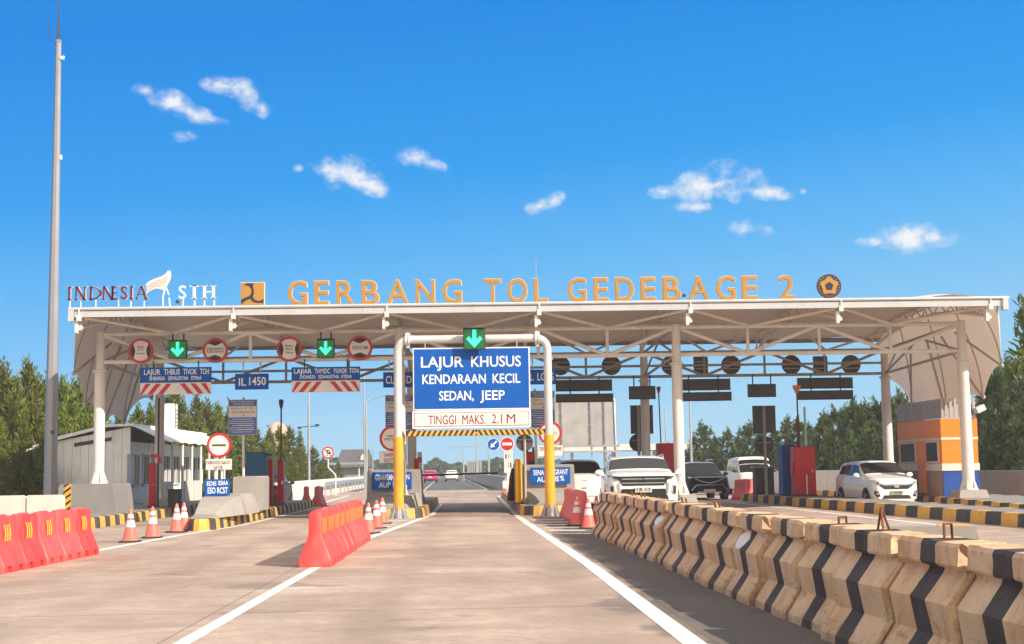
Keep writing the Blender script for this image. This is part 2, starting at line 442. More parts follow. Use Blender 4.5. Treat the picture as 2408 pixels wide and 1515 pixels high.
mat('faded_plastic', (0.74, 0.13, 0.12), 0.5, 0, 0.1, 2.0, dirt=((0.45, 0.12, 0.10), 0.4, 3))
mat('cone_orange', (0.83, 0.10, 0.06), 0.5, 0, 0.1, 5, dirt=((0.40, 0.09, 0.06), 0.45, 9), fade=0.1)
mat('cone_white', (0.76, 0.72, 0.68), 0.5, 0, 0.08, 6, dirt=((0.45, 0.40, 0.36), 0.4, 9))
mat('orange_patch', (0.82, 0.22, 0.05), 0.5, 0, 0.15, 5)
mat('yellow_patch', (0.80, 0.45, 0.06), 0.5, 0, 0.1, 5)
mat('led_panel', (0.005, 0.06, 0.02), 0.4, 0, 0.3, emit=((0.0, 0.35, 0.06), 0.16))
mat('led_arrow', (0.02, 0.5, 0.2), 0.4, 0, 0.1, emit=((0.03, 1.0, 0.38), 1.2))
mat('machine_red', (0.58, 0.010, 0.018), 0.4, 0, 0.12, 2, dirt=((0.25, 0.01, 0.015), 0.4, 2))
mat('machine_blue', (0.004, 0.10, 0.23), 0.45, 0, 0.12, 2)
mat('deep_blue', (0.012, 0.06, 0.30), 0.5, 0, 0.12, 2)
mat('booth_orange', (0.86, 0.225, 0.015), 0.5, 0, 0.06, 1.5, dirt=((0.6, 0.2, 0.05), 0.3, 1.5))
mat('booth_brown', (0.33, 0.20, 0.15), 0.7, 0, 0.15, 1.5, dirt=((0.2, 0.12, 0.1), 0.5, 2))
mat('booth_cream', (0.70, 0.60, 0.50), 0.6, 0, 0.08)
mat('cabin_white', (0.84, 0.86, 0.85), 0.55, 0, 0.08, 1.2, dirt=((0.42, 0.40, 0.36), 0.5, 1.2))
mat('awning_cloth', (0.78, 0.73, 0.65), 0.6, 0, 0.05, 1.5)
mat('glass_dark', (0.010, 0.010, 0.011), 0.10, 0, 0.1, spec=0.28)
mat('booth_glass', (0.014, 0.012, 0.011), 0.4, 0, 0.2, spec=0.08)
mat('glass_smoke', (0.032, 0.028, 0.028), 0.12, 0, 0.15, spec=0.25)
mat('car_white', (0.76, 0.75, 0.73), 0.3, 0, 0.03, coat=0.6)
mat('car_black', (0.030, 0.028, 0.027), 0.45, 0.0, 0.1, coat=0.05, spec=0.15)
mat('car_grey', (0.66, 0.65, 0.61), 0.35, 0.1, 0.05, coat=0.4)
mat('car_pink', (0.50, 0.012, 0.12), 0.28, 0, 0.05, coat=0.8)
mat('trim_black', (0.016, 0.016, 0.017), 0.5, 0, 0.2)
mat('chrome', (0.70, 0.70, 0.72), 0.15, 0.9, 0.05)
mat('tyre', (0.018, 0.018, 0.018), 0.85, 0, 0.2)
mat('rim', (0.38, 0.38, 0.39), 0.3, 0.8, 0.1)
mat('lamp_glass', (0.62, 0.64, 0.66), 0.12, 0.35, 0.15, 8, coat=1)
mat('lamp_red', (0.42, 0.01, 0.012), 0.25, 0, 0.1, coat=0.5)
mat('plate', (0.70, 0.69, 0.66), 0.5, 0, 0.05)
mat('bark', (0.10, 0.07, 0.05), 0.9, 0, 0.3, 4, 0.4)
mat('rust', (0.17, 0.06, 0.03), 0.8, 0.2, 0.3, 6)
mat('rock', (0.50, 0.33, 0.22), 0.9, 0, 0.2, 0.12)
mat('roof_slate', (0.09, 0.085, 0.09), 0.7, 0, 0.2, 0.5)
mat('far_building', (0.30, 0.27, 0.26), 0.8, 0, 0.15, 0.2)
mat('white_bus', (0.74, 0.70, 0.62), 0.4, 0, 0.05)

# ------------------------------------------------------------------ mesh builder
class MB:
    def __init__(s):
        s.v, s.f, s.m, s.k = [], [], [], 0
    def mat(s, k):
        s.k = k
        return s
    def add(s, verts, faces):
        o = len(s.v)
        s.v += [Vector(p) for p in verts]
        for fc in faces:
            s.f.append(tuple(o + i for i in fc))
            s.m.append(s.k)
        return s
    def box(s, c, d, M3=None, taper=1.0):
        hx, hy, hz = d[0] / 2, d[1] / 2, d[2] / 2
        vs = []
        for z in (-hz, hz):
            k = 1.0 if z < 0 else taper
            vs += [(-hx * k, -hy * k, z), (hx * k, -hy * k, z), (hx * k, hy * k, z), (-hx * k, hy * k, z)]
        vs = [Vector(p) for p in vs]
        if M3 is not None:
            vs = [M3 @ p for p in vs]
        c = Vector(c)
        return s.add([p + c for p in vs], [(3, 2, 1, 0), (4, 5, 6, 7), (0, 1, 5, 4), (1, 2, 6, 5), (2, 3, 7, 6), (3, 0, 4, 7)])
    def rbox(s, c, d, b=0.02):
        """box with chamfered vertical and top edges"""
        x, y, z = d[0] / 2, d[1] / 2, d[2] / 2
        rings = []
        for (zz, ins) in ((-z, 0), (z - b, 0), (z, b)):
            X, Y = x - ins, y - ins
            rings.append([(-X + b, -Y, zz), (X - b, -Y, zz), (X, -Y + b, zz), (X, Y - b, zz), (X - b, Y, zz), (-X + b, Y, zz), (-X, Y - b, zz), (-X, -Y + b, zz)])
        return s.loft([[Vector(c) + Vector(p) for p in r] for r in rings], True)
    def loft(s, rings, cap=True, closed=True):
        n = len(rings[0])
        vs = [p for r in rings for p in r]
        fs = []
        for i in range(len(rings) - 1):
            for j in range(n if closed else n - 1):
                k = (j + 1) % n
                fs.append((i * n + j, i * n + k, (i + 1) * n + k, (i + 1) * n + j))
        if cap and closed:
            fs.append(tuple(range(n - 1, -1, -1)))
            fs.append(tuple((len(rings) - 1) * n + j for j in range(n)))
        return s.add(vs, fs)
    def bar(s, p, q, r, n=8, r2=None, cap=True):
        return s.tube([p, q], [r, r if r2 is None else r2], n, cap)
    def tube(s, pts, r, n=8, cap=True):
        pts = [Vector(p) for p in pts]
        if not isinstance(r, (list, tuple)):
            r = [r] * len(pts)
        rings, prev = [], None
        for i, p in enumerate(pts):
            a = pts[max(0, i - 1)]
            b = pts[min(len(pts) - 1, i + 1)]
            t = (b - a).normalized()
            if prev is None:
                u = t.cross(Vector((0, 0, 1)))
                if u.length < 1e-3:
                    u = Vector((1, 0, 0))
            else:
                u = prev - t * prev.dot(t)
            u.normalize()
            prev = u
            w_ = t.cross(u)
            rings.append([p + (u * math.cos(2 * math.pi * j / n) + w_ * math.sin(2 * math.pi * j / n)) * r[i] for j in range(n)])
        return s.loft(rings, cap)
    def beam(s, p, q, wd, ht):
        """rectangular bar from p to q, ht measured upwards"""
        p, q = Vector(p), Vector(q)
        t = (q - p).normalized()
        u = t.cross(Vector((0, 0, 1)))
        if u.length < 1e-3:
            u = Vector((1, 0, 0))
        u.normalize()
        w_ = u.cross(t)
        rg = []
        for a in (p, q):
            rg.append([a - u * wd / 2 - w_ * ht / 2, a + u * wd / 2 - w_ * ht / 2, a + u * wd / 2 + w_ * ht / 2, a - u * wd / 2 + w_ * ht / 2])
        return s.loft(rg)
    def lathe(s, prof, n=24, c=(0, 0, 0)):
        c = Vector(c)
        return s.loft([[c + Vector((r * math.cos(2 * math.pi * j / n), r * math.sin(2 * math.pi * j / n), z)) for j in range(n)] for r, z in prof])
    def disc(s, c, r, y0, y1, n=32, sx=1.0):
        """a disc in the XZ plane between y0 and y1"""
        return s.loft([[Vector((c[0] + r * sx * math.sin(2 * math.pi * j / n), y, c[1] + r * math.cos(2 * math.pi * j / n))) for j in range(n)] for y in (y1, y0)])
    def ring(s, c, r0, r1, y0, y1, n=36):
        a = lambda r, y: [Vector((c[0] + r * math.sin(2 * math.pi * j / n), y, c[1] + r * math.cos(2 * math.pi * j / n))) for j in range(n)]
        rg = [a(r0, y1), a(r0, y0), a(r1, y0), a(r1, y1), a(r0, y1)]
        return s.loft(rg, False)
    def prism(s, poly, y0, y1):
        """polygon [(x,z)] extruded in Y"""
        return s.loft([[Vector((x, y1, z)) for x, z in poly], [Vector((x, y0, z)) for x, z in poly]])
    def prismz(s, poly, z0, z1):
        return s.loft([[Vector((x, y, z0)) for x, y in poly], [Vector((x, y, z1)) for x, y in poly]])
    def prismx(s, poly, x0, x1):
        """polygon [(y,z)] extruded in X"""
        return s.loft([[Vector((x0, y, z)) for y, z in poly], [Vector((x1, y, z)) for y, z in poly]])
    def sphere(s, c, r, n=10, m=6, sc=(1, 1, 1)):
        c = Vector(c)
        rings = []
        for i in range(m + 1):
            a = -math.pi / 2 + math.pi * i / m
            rr = max(0.02, math.cos(a)) * r
            rings.append([c + Vector((rr * math.cos(2 * math.pi * j / n) * sc[0], rr * math.sin(2 * math.pi * j / n) * sc[1], r * math.sin(a) * sc[2])) for j in range(n)])
        return s.loft(rings)
    def text(s, body, x0, x1, z0, z1, y, depth=0.01, bold=0.0, fit=True):
        vs, fs = glyphs(body, bold)
        ax = [p[0] for p in vs]; az = [p[1] for p in vs]
        sx = (x1 - x0) / (max(ax) - min(ax)); sz = (z1 - z0) / (max(az) - min(az))
        mx, mz = min(ax), min(az)
        if body.upper() == body:
            hz = [p[1] for p in glyphs('H', bold)[0]]
            sz, mz = (z1 - z0) / (max(hz) - min(hz)), min(hz)
        xo = x0
        if not fit:
            k = min(sx, sz)
            xo = (x0 + x1) / 2 - k * (max(ax) - mx) / 2
            sx = k
        return s.add([(xo + (p[0] - mx) * sx, y - (depth if p[2] > 0 else 0), z0 + (p[1] - mz) * sz) for p in vs], fs)
    def build(s, name, mats, parent=None, smooth=35, label=None):
        me = bpy.data.meshes.new(name)
        me.from_pydata([tuple(p) for p in s.v], [], s.f)
        if isinstance(mats, str):
            mats = [mats]
        for k in mats:
            me.materials.append(M[k])
        me.polygons.foreach_set('material_index', s.m)
        if smooth:
            me.shade_smooth()
            me.set_sharp_from_angle(angle=R(smooth))
        me.validate()
        me.update()
        import bmesh
        bm = bmesh.new()
        bm.from_mesh(me)
        bmesh.ops.recalc_face_normals(bm, faces=bm.faces)
        bm.to_mesh(me)
        bm.free()
        o = bpy.data.objects.new(name, me)
        COL.objects.link(o)
        if parent is not None:
            o.parent = parent
        if label:
            o['label'] = label
        return o

GC = {}
def glyphs(body, bold):
    key = (body, bold)
    if key in GC:
        return GC[key]
    cu = bpy.data.curves.new('glyphs', 'FONT')
    cu.body = body
    cu.size = 1.0
    cu.extrude = 0.05
    cu.offset = bold
    cu.resolution_u = 3
    cu.align_x = 'CENTER'
    ob = bpy.data.objects.new('glyphs', cu)
    COL.objects.link(ob)
    dg = bpy.context.evaluated_depsgraph_get()
    me = bpy.data.meshes.new_from_object(ob.evaluated_get(dg))
    vs = [tuple(v.co) for v in me.vertices]
    fs = [tuple(p.vertices) for p in me.polygons]
    bpy.data.objects.remove(ob)
    bpy.data.curves.remove(cu)
    bpy.data.meshes.remove(me)
    GC[key] = (vs, fs)
    return vs, fs

def tag(o, label=None, cat=None, group=None, kind=None):
    for k, v in (('label', label), ('category', cat), ('group', group), ('kind', kind)):
        if v:
            o[k] = v
    return o
def thing(name, label, cat, loc=(0, 0, 0), rz=0.0, group=None):
    o = bpy.data.objects.new(name, None)
    o.empty_display_size = 0.2
    COL.objects.link(o)
    o.location = loc
    o.rotation_euler = (0, 0, rz)
    return tag(o, label, cat, group)
def dup(root, loc, rz=0.0, label=None, group=None):
    r = root.copy()
    COL.objects.link(r)
    r.location = loc
    r.rotation_euler = (0, 0, rz)
    if label:
        r['label'] = label
    if group:
        r['group'] = group
    for ch in list(root.children):
        c = ch.copy()
        COL.objects.link(c)
        c.parent = r
        for g in list(ch.children):
            d = g.copy()
            COL.objects.link(d)
            d.parent = c
    return r
def struct(name, mb, mats, smooth=0):
    o = mb.build(name, mats, None, smooth)
    o['kind'] = 'structure'
    return o

# ================================================================== SETTING
g = MB(); g.add([(-2500, -60, -0.08), (2500, -60, -0.08), (2500, 4500, -0.08), (-2500, 4500, -0.08)], [(0, 1, 2, 3)])
struct('grass_ground', g, 'grass_ground')
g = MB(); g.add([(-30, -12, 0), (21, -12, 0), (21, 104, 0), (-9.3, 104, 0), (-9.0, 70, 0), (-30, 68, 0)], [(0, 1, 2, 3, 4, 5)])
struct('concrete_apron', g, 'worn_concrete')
def rx(x, Y):
    """sideways drift of the carriageway beyond the plaza"""
    return x - 0.0185 * (Y - 104)
g = MB()
g.add([(rx(-9.6, 104), 104, -0.02), (16.5, 104, -0.02), (rx(14, 700), 700, -0.02), (rx(-9.6, 700), 700, -0.02)], [(0, 1, 2, 3)])
struct('asphalt_road', g, 'grey_asphalt')

mk = MB()
def stripe(pts, wd, z=0.004):
    for i in range(len(pts) - 1):
        a, b = Vector((*pts[i], 0)), Vector((*pts[i + 1], 0))
        n = Vector((-(b - a).y, (b - a).x, 0)).normalized() * wd / 2
        mk.add([Vector((p.x, p.y, z)) for p in (a - n, b - n, b + n, a + n)], [(0, 1, 2, 3)])
stripe([(-2.62, 3), (-2.42, 22.5)], 0.155)
stripe([(1.86, 2), (1.80, 11.7)], 0.2); stripe([(1.80, 11.7), (1.74, 21.2)], 0.2); stripe([(1.74, 21.2), (1.36, 43.4)], 0.19); stripe([(1.36, 43.42), (1.36, 76)], 0.16)
stripe([(-2.36, 30.5), (-1.36, 47)], 0.2); stripe([(-1.36, 47.02), (-1.4, 62)], 0.13)
stripe([(-2.6, 30.5), (-3.45, 43)], 0.15)
for k in range(8):
    y = 31.6 + k * 1.45
    q = (y - 30.5) / 16.5
    stripe([(-2.72 - q * 0.7, y + 0.5), (-2.52 + q * 0.85, y)], 0.32)
for k in range(6):
    y = 31.4 + 1.75 * k
    stripe([(1.80 - (y - 31) * 0.012, y + 0.4), (2.62, y)], 0.38)
stripe([(-7.35, 27.5), (-7.05, 34.2)], 0.2); stripe([(-7.05, 34.22), (-6.52, 40)], 0.17); stripe([(-6.52, 40.02), (-6.5, 60)], 0.15)
stripe([(-7.0, 62), (-7.7, 88)], 0.16)
stripe([(10.9, 31), (10.3, 56)], 0.16); stripe([(13.4, 14), (13.5, 33)], 0.18)
stripe([(4.0, 12), (10.8, 26)], 0.16)
stripe([(rx(1.05, 104.2), 104.2), (rx(1.05, 420), 420)], 0.2, -0.015)
stripe([(rx(-8.4, 104.2), 104.2), (rx(-8.4, 420), 420)], 0.2, -0.015)
for k in range(28):
    y = 105 + k * 8.5
    stripe([(rx(-3.65, y), y), (rx(-3.65, y + 4.6), y + 4.6)], 0.17, -0.015)
stripe([(-1.5, 102.3), (1.2, 102.3)], 0.3)
struct('lane_marking', mk, 'road_paint')
# tan rocky hill far behind the left wood
hb = MB()
hc = P(646, 1052, 400)
ring = []
for zz, kx in ((0, 1.0), (9, 0.92), (13, 0.70), (15.2, 0.42), (15.8, 0.12)):
    ring.append([Vector((hc.x + 4.3 * kx * math.cos(a) * (1 + .22 * math.sin(3 * a + zz)) + .05 * zz, 400 + 12 * kx * math.sin(a), zz - 0.1)) for a in [2 * math.pi * j / 18 for j in range(18)]])
hb.loft(ring)
struct('rocky_hill', hb, 'rock', 50)

# ================================================================== CANOPY
RX = [-12.1 + 4.74 * k for k in range(7)]
CX = [-12.1, -2.36, 6.75, 16.27]
YF, YB, YE0, YE1 = 46.0, 54.8, 43.5, 57.0
can = thing('toll_canopy', 'long white membrane canopy on round columns spanning all the toll lanes', 'canopy', (2.1, 50.0, 0))
def CB():
    return MB()
def cbuild(mb, name, mats, smooth=35):
    for i, p in enumerate(mb.v):
        mb.v[i] = p - Vector((2.1, 50.0, 0))
    return mb.build(name, mats, can, smooth)
def vault(Y):
    t = (Y - YE0) / (YE1 - YE0)
    return 6.50 + 0.10 * t + 2.3 * t * (1 - t)
for row, Y in ((0, YF), (1, YB)):
    for i, x in enumerate(CX):
        zb = 1.18 if (i == 0 and row == 0) else 0.55
        zt = 6.12 if row == 0 else 6.0
        c = CB()
        c.lathe([(0.20 if i == 3 else 0.175, zb), (0.175, 4.72), (0.175, 4.78), (0.235, 4.80), (0.235, 4.85), (0.16, 4.87), (0.145, 4.98), (0.145, zt), (0.12, zt + 0.02)], 28, (x, Y, 0))
        c.lathe([(0.30, zb), (0.30, zb + 0.03), (0.20, zb + 0.05)], 24, (x, Y, 0))
        for a in range(6):
            d = Vector((math.cos(a * math.pi / 3), math.sin(a * math.pi / 3), 0))
            o = Vector((x, Y, 0))
            n = Vector((-d.y, d.x, 0)) * 0.01
            p = [o + d * 0.17 + Vector((0, 0, zb + 0.03)), o + d * 0.30 + Vector((0, 0, zb + 0.03)), o + d * 0.17 + Vector((0, 0, zb + 0.42))]
            c.loft([[q - n for q in p], [q + n for q in p]])
        cbuild(c, 'column', 'column_paint' if row == 0 else 'beige_steel')
        if not (i == 0 and row == 0):
            b = CB()
            b.box((x, Y, 0.42), (1.0, 1.0, 0.26), None, 0.86)
            cbuild(b, 'column_base', 'plain_concrete', 0)
# membrane, modelled in half bays with a light crease along each rib
XS = []
xe0, xe1 = RX[0] - 0.22, RX[6] + 0.45
for k in range(6):
    XS += [RX[k] + (RX[k + 1] - RX[k]) * j / 8 for j in range(8)]
XS = [xe0] + XS + [RX[6], xe1]
YS = [YE0 + (YE1 - YE0) * j / 16 for j in range(17)]
def roofz(x, Y):
    t = (x - RX[0]) / 4.74
    fr = t - math.floor(t)
    ty = (Y - YE0) / (YE1 - YE0)
    sag = 0.20 * 4 * fr * (1 - fr) * (0.15 + 3.4 * ty * (1 - ty)) if 0 < t < 6 else 0
    edge = 0.0
    if x > RX[5] + 2.2:
        edge = 0.24 * math.sin(math.pi * min(1, (x - RX[5] - 2.2) / 2.7)) * (1 - 0.6 * ty)
    return vault(Y) - sag * 0.8 + edge
r = CB()
top = [[Vector((x, Y, roofz(x, Y))) for x in XS] for Y in YS]
bot = [[Vector((x, Y, roofz(x, Y) - 0.03)) for x in XS] for Y in YS]
r.loft(top, False, False)
r.loft(bot, False, False)
cbuild(r, 'roof_membrane', 'roof_membrane_fabric', 25)
# fascia with gutter above
f = CB()
for k in range(6):
    a, b = RX[k] - (0.16 if k == 0 else 0) + 0.02, RX[k + 1] + (0.45 if k == 5 else 0) - 0.02
    f.box(((a + b) / 2, YE0 - 0.02, 6.425), (b - a, 0.05, 0.19))
cbuild(f, 'fascia', 'fascia_sheet', 0)
f = CB()
f.tube([(xe0 - 0.1, YE0 - 0.05, 6.585), (xe1 + 0.15, YE0 - 0.05, 6.585)], 0.052, 10)
f.box(((xe0 + xe1) / 2, YE0 + 0.16, 6.555), (xe1 - xe0 + 0.1, 0.40, 0.03))
for x in (xe0 - 0.02, xe1 + 0.02):
    f.box((x, YE0, 6.38), (0.17, 0.22, 0.36))
cbuild(f, 'gutter', 'fascia_sheet')
f = CB()
f.box(((xe0 + xe1) / 2, YE1, 6.52), (xe1 - xe0, 0.06, 0.2))
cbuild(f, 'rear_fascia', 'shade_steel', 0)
# transverse ribs: straight upper chord under the cloth, arched lower chord, webs
def archz(Y):
    t = (Y - YE0) / (YE1 - YE0)
    return 5.98 + 2.7 * t * (1 - t) + 0.05 * t
for k, x in enumerate(RX):
    r = CB()
    n = 20
    ys = [YE0 + 0.05 + (YE1 - YE0 - 0.1) * j / n for j in range(n + 1)]
    r.tube([(x, y, vault(y) - 0.06) for y in ys], 0.05, 6)
    r.tube([(x, y, archz(y)) for y in ys], 0.065, 8)
    for j in range(n):
        a, b = (ys[j], archz(ys[j])), (ys[j + 1], vault(ys[j + 1]) - 0.06)
        if j % 2:
            a, b = (ys[j], vault(ys[j]) - 0.06), (ys[j + 1], archz(ys[j + 1]))
        r.bar((x, a[0], a[1]), (x, b[0], b[1]), 0.03, 6)
    for j in range(1, 9):
        y = YE0 + 0.22 + j * 0.34
        r.add([(x - 0.012, y, archz(y)), (x - 0.012, y + 0.16, archz(y)), (x - 0.012, y + 0.1, vault(y) - 0.05), (x - 0.012, y - 0.02, vault(y) - 0.05)], [(0, 1, 2, 3)])
    cbuild(r, 'rib', 'beige_steel')
    r = CB()
    r.box((x, YE0 - 0.03, 6.30), (0.13, 0.16, 0.17))
    poly = [(YE0 - 0.02, 6.22), (YE0 + 0.2, 6.22), (YE0 + 0.14, 5.90), (YE0 + 0.06, 5.82), (YE0 - 0.02, 5.86)]
    r.prismx(poly, x - 0.14, x - 0.05)
    r.bar((x, YE0 - 0.08, 6.62), (x, YE0 - 0.08, 6.36), 0.022, 6)
    cbuild(r, 'eave_bracket', 'white_steel')
def truss(Y, zt, zb, rr, m, extra=None):
    t = CB()
    t.tube([(RX[0], Y, zt), (RX[6], Y, zt)], rr, 10)
    t.tube([(RX[0], Y, zb), (RX[6], Y, zb)], rr, 10)
    if extra:
        t.tube([(RX[0], Y, extra), (RX[6], Y, extra)], rr * 0.8, 8)
    for b in range(3):
        x0, x1 = CX[b], CX[b + 1]
        q = [x0 + (x1 - x0) * j / 4 for j in range(5)]
        for j in (1, 2, 3):
            t.bar((q[j], Y, zb), (q[j], Y, zt), rr * 0.8, 8)
        t.bar((q[0], Y, zt), (q[1], Y, zb), rr * 0.9, 8); t.bar((q[1], Y, zb), (q[2], Y, zt), rr * 0.9, 8)
        t.bar((q[2], Y, zt), (q[3], Y, zb), rr * 0.9, 8); t.bar((q[3], Y, zb), (q[4], Y, zt), rr * 0.9, 8)
    cbuild(t, 'truss', m)
truss(YF, 6.04, 5.13, 0.07, 'beige_steel')
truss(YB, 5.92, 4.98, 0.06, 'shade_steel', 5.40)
t = CB()
for k in range(6):
    xm = (RX[k] + RX[k + 1]) / 2
    t.bar((RX[k] + 0.1, YE0 + 0.15, 6.34), (xm, YF, 6.04), 0.05, 8)
    t.bar((RX[k + 1] - 0.1, YE0 + 0.15, 6.34), (xm, YF, 6.04), 0.05, 8)
    t.bar((xm, YF, 6.04), (RX[k], 50.4, 6.62), 0.045, 8); t.bar((xm, YF, 6.04), (RX[k + 1], 50.4, 6.62), 0.045, 8)
    t.bar((xm, YB, 5.92), (RX[k], 50.4, 6.62), 0.045, 8); t.bar((xm, YB, 5.92), (RX[k + 1], 50.4, 6.62), 0.045, 8)
cbuild(t, 'roof_brace', 'beige_steel')
for x in CX:
    t = CB()
    t.bar((x, YF, 5.13), (x, YB, 4.98), 0.05, 8); t.bar((x, YF, 6.04), (x, YB, 5.92), 0.05, 8)
    t.bar((x, YF, 5.13), (x, 50.4, 5.95), 0.04, 8); t.bar((x, 50.4, 5.95), (x, YB, 4.98), 0.04, 8)
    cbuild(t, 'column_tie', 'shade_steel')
# hanging side cloth at both ends, scalloped between its tie points
def sail(x, sgn, tips):
    tips = [P(*q) for q in tips]
    low = []
    for i in range(len(tips) - 1):
        a, b_ = tips[i], tips[i + 1]
        for j in range(8):
            q = j / 8
            low.append(a.lerp(b_, q) + Vector((0, 0, (0.36 if i else 0.1) * 4 * q * (1 - q))))
    low.append(tips[-1])
    s_ = CB()
    rings = []
    for p in low:
        y = p.y
        zt = vault(min(max(y, YE0), YE1)) - 0.02
        row = []
        for j in range(9):
            q = j / 8
            row.append(Vector((x + (p.x - x) * math.sin(q * math.pi / 2) ** 0.9 + sgn * 0.07 * math.sin((y - 43.5) * 1.3) * math.sin(q * 3.14), y, zt + (p.z - zt) * q)))
        rings.append(row)
    s_.loft(rings, False, False)
    cbuild(s_, 'side_cloth', 'roof_membrane_fabric', 40)
    for i, p in enumerate(tips):
        if i:
            st = CB()
            st.bar((x - sgn * 0.1, p.y * 0.6 + 50.2 * 0.4, 5.9), (p.x - sgn * 0.06, p.y, p.z + 0.06), 0.04, 8)
            st.sphere((p.x, p.y, p.z + 0.03), 0.08, 8, 5)
            cbuild(st, 'cloth_strut', 'shade_steel')
        zt = vault(min(max(p.y, YE0), YE1)) - 0.02
        st = CB()
        st.tube([(x + (p.x - x) * math.sin(q / 8 * math.pi / 2) ** 0.9 - sgn * 0.03, p.y, zt + (p.z - zt) * q / 8) for q in range(9)], 0.022, 6)
        cbuild(st, 'cloth_seam', 'shade_steel')
sail(RX[0] - 0.2, -1, [(180, 760, 43.6), (173, 880, 46), (200, 952, 48.4), (238, 1003, 51), (290, 995, 54.2), (355, 938, 57)])
sail(RX[6] + 0.4, 1, [(2345, 735, 43.6), (2355, 862, 46), (2312, 936, 48.4), (2228, 975, 51), (2146, 955, 54.2), (2080, 896, 57)])

# ------------------------------------------------------------------ writing and emblems on the roof
ZR, YR = 6.645, 43.72
def rooftag(name, label, u0, u1):
    c = P((u0 + u1) / 2, 705, YR)
    return thing(name, label, 'sign', (c.x, YR, ZR))
LET = [('G', 677, 722.5), ('E', 740, 773), ('R', 791.5, 832.5), ('B', 851, 891), ('A', 910, 959.5), ('N', 978, 1021.5), ('G', 1040.5, 1085.5), ('T', 1139, 1177.4), ('O', 1193, 1239.7), ('L', 1255.8, 1287.4),
       ('G', 1335, 1378), ('E', 1396.3, 1429.4), ('D', 1447, 1490), ('E', 1507, 1540.5), ('B', 1559, 1599.7), ('A', 1618.3, 1666), ('G', 1683.8, 1729), ('E', 1745, 1780.5), ('2', 1832, 1867.5)]
s1 = rooftag('roof_lettering', 'large gold letters GERBANG TOL GEDEBAGE 2 standing on the canopy edge', 677, 1867)
for ch, a, b in LET:
    xa, xb = P(a, 690, YR).x - s1.location.x, P(b, 690, YR).x - s1.location.x
    m = MB().mat(0); m.text(ch, xa, xb, 0.01, 0.755, 0.0, 0.06, 0.006)
    m.mat(1); m.text(ch, xa - 0.018, xb + 0.018, -0.005, 0.775, 0.085, 0.08, 0.021)
    m.build('letter', ['gold_letter', 'gold_edge'], s1, 0)
def serif(mb, ch, x0, x1, z0, z1, y, th=0.16, d=0.05):
    w_ = x1 - x0; h = z1 - z0
    t_ = th * h
    def pl(p):
        mb.prism([(x0 + a * w_, z0 + b * h) for a, b in p], y - d, y)
    tw, sf, sh = t_ / w_, 0.55 * t_ / w_, 0.045
    def vert(x, k=1.0):
        pl([(x - tw * k / 2, 0), (x + tw * k / 2, 0), (x + tw * k / 2, 1), (x - tw * k / 2, 1)])
        for zz in (0, 1 - sh):
            pl([(x - tw * k / 2 - sf, zz), (x + tw * k / 2 + sf, zz), (x + tw * k / 2 + sf, zz + sh), (x - tw * k / 2 - sf, zz + sh)])
    if ch == 'I':
        vert(0.5)
    elif ch == 'N':
        vert(0.14, 0.6); vert(0.86, 0.6)
        pl([(0.10, 1), (0.10 + tw * 1.2, 1), (0.90, 0), (0.90 - tw * 1.1, 0)])
    elif ch == 'H':
        vert(0.2); vert(0.8); pl([(0.2, 0.47), (0.8, 0.47), (0.8, 0.54), (0.2, 0.54)])
    elif ch == 'E':
        vert(0.2)
        for zz in (0, 0.47, 0.93):
            pl([(0.2, zz), (0.92, zz), (0.92, zz + 0.07), (0.2, zz + 0.07)])
    elif ch == 'T':
        vert(0.5); pl([(0.02, 0.92), (0.98, 0.92), (0.98, 1), (0.02, 1)])
    elif ch == 'A':
        pl([(0.40, 1), (0.58, 1), (0.95, 0), (0.95 - tw * 1.1, 0)]); pl([(0.42, 1), (0.5, 1), (0.13, 0), (0.05, 0)])
        pl([(0.22, 0.33), (0.75, 0.33), (0.75, 0.39), (0.22, 0.39)])
        pl([(0, 0), (0.25, 0), (0.25, 0.04), (0, 0.04)]); pl([(0.72, 0), (1, 0), (1, 0.04), (0.72, 0.04)])
    elif ch == 'D':
        vert(0.15)
        o = [(0.15 + 0.83 * math.sin(math.pi * k / 14), 0.5 + 0.5 * math.cos(math.pi * k / 14)) for k in range(15)]
        i_ = [(0.15 + (0.83 - tw) * math.sin(math.pi * k / 14), 0.5 + 0.43 * math.cos(math.pi * k / 14)) for k in range(15)]
        for k in range(14):
            pl([o[k], o[k + 1], i_[k + 1], i_[k]])
    elif ch == 'S':
        mb.text('S', x0, x1, z0, z1, y, d, 0.005)
s2 = rooftag('maroon_lettering', 'maroon serif letters INDNESIA at the left end of the canopy roof', 159, 347)
SCL = F_ / YR
for ch, a, b in [('I', 159, 169), ('N', 176, 203.5), ('D', 209.7, 240), ('N', 240, 268), ('E', 262, 279), ('S', 283.5, 300), ('I', 303, 314), ('A', 318, 347)]:
    m = MB().mat(1); serif(m, ch, (a - 253 - 1) / SCL, (b - 253 + 1) / SCL, 0.245, 0.675, 0.03, 0.2, 0.02)
    m.mat(0); serif(m, ch, (a - 253) / SCL, (b - 253) / SCL, 0.26, 0.66, 0.0, 0.15, 0.05)
    m.build('letter', ['maroon_letter', 'white_letter'], s2, 0)
m = MB()
for a in (165, 190, 225, 278, 307, 338):
    m.bar(((a - 253) / SCL, 0.02, -0.1), ((a - 253) / SCL, 0.02, 0.3), 0.018, 6)
m.build('stand', 'white_letter', s2)
s3 = rooftag('white_lettering', 'white serif letters STH on thin stands on the canopy roof', 418, 512)
for ch, a, b in [('S', 421, 438), ('T', 446, 468), ('H', 474, 509)]:
    m = MB(); serif(m, ch, (a - 465) / SCL, (b - 465) / SCL, 0.25, 0.66, 0, 0.2, 0.06)
    m.build('letter', 'white_letter', s3, 0)
m = MB()
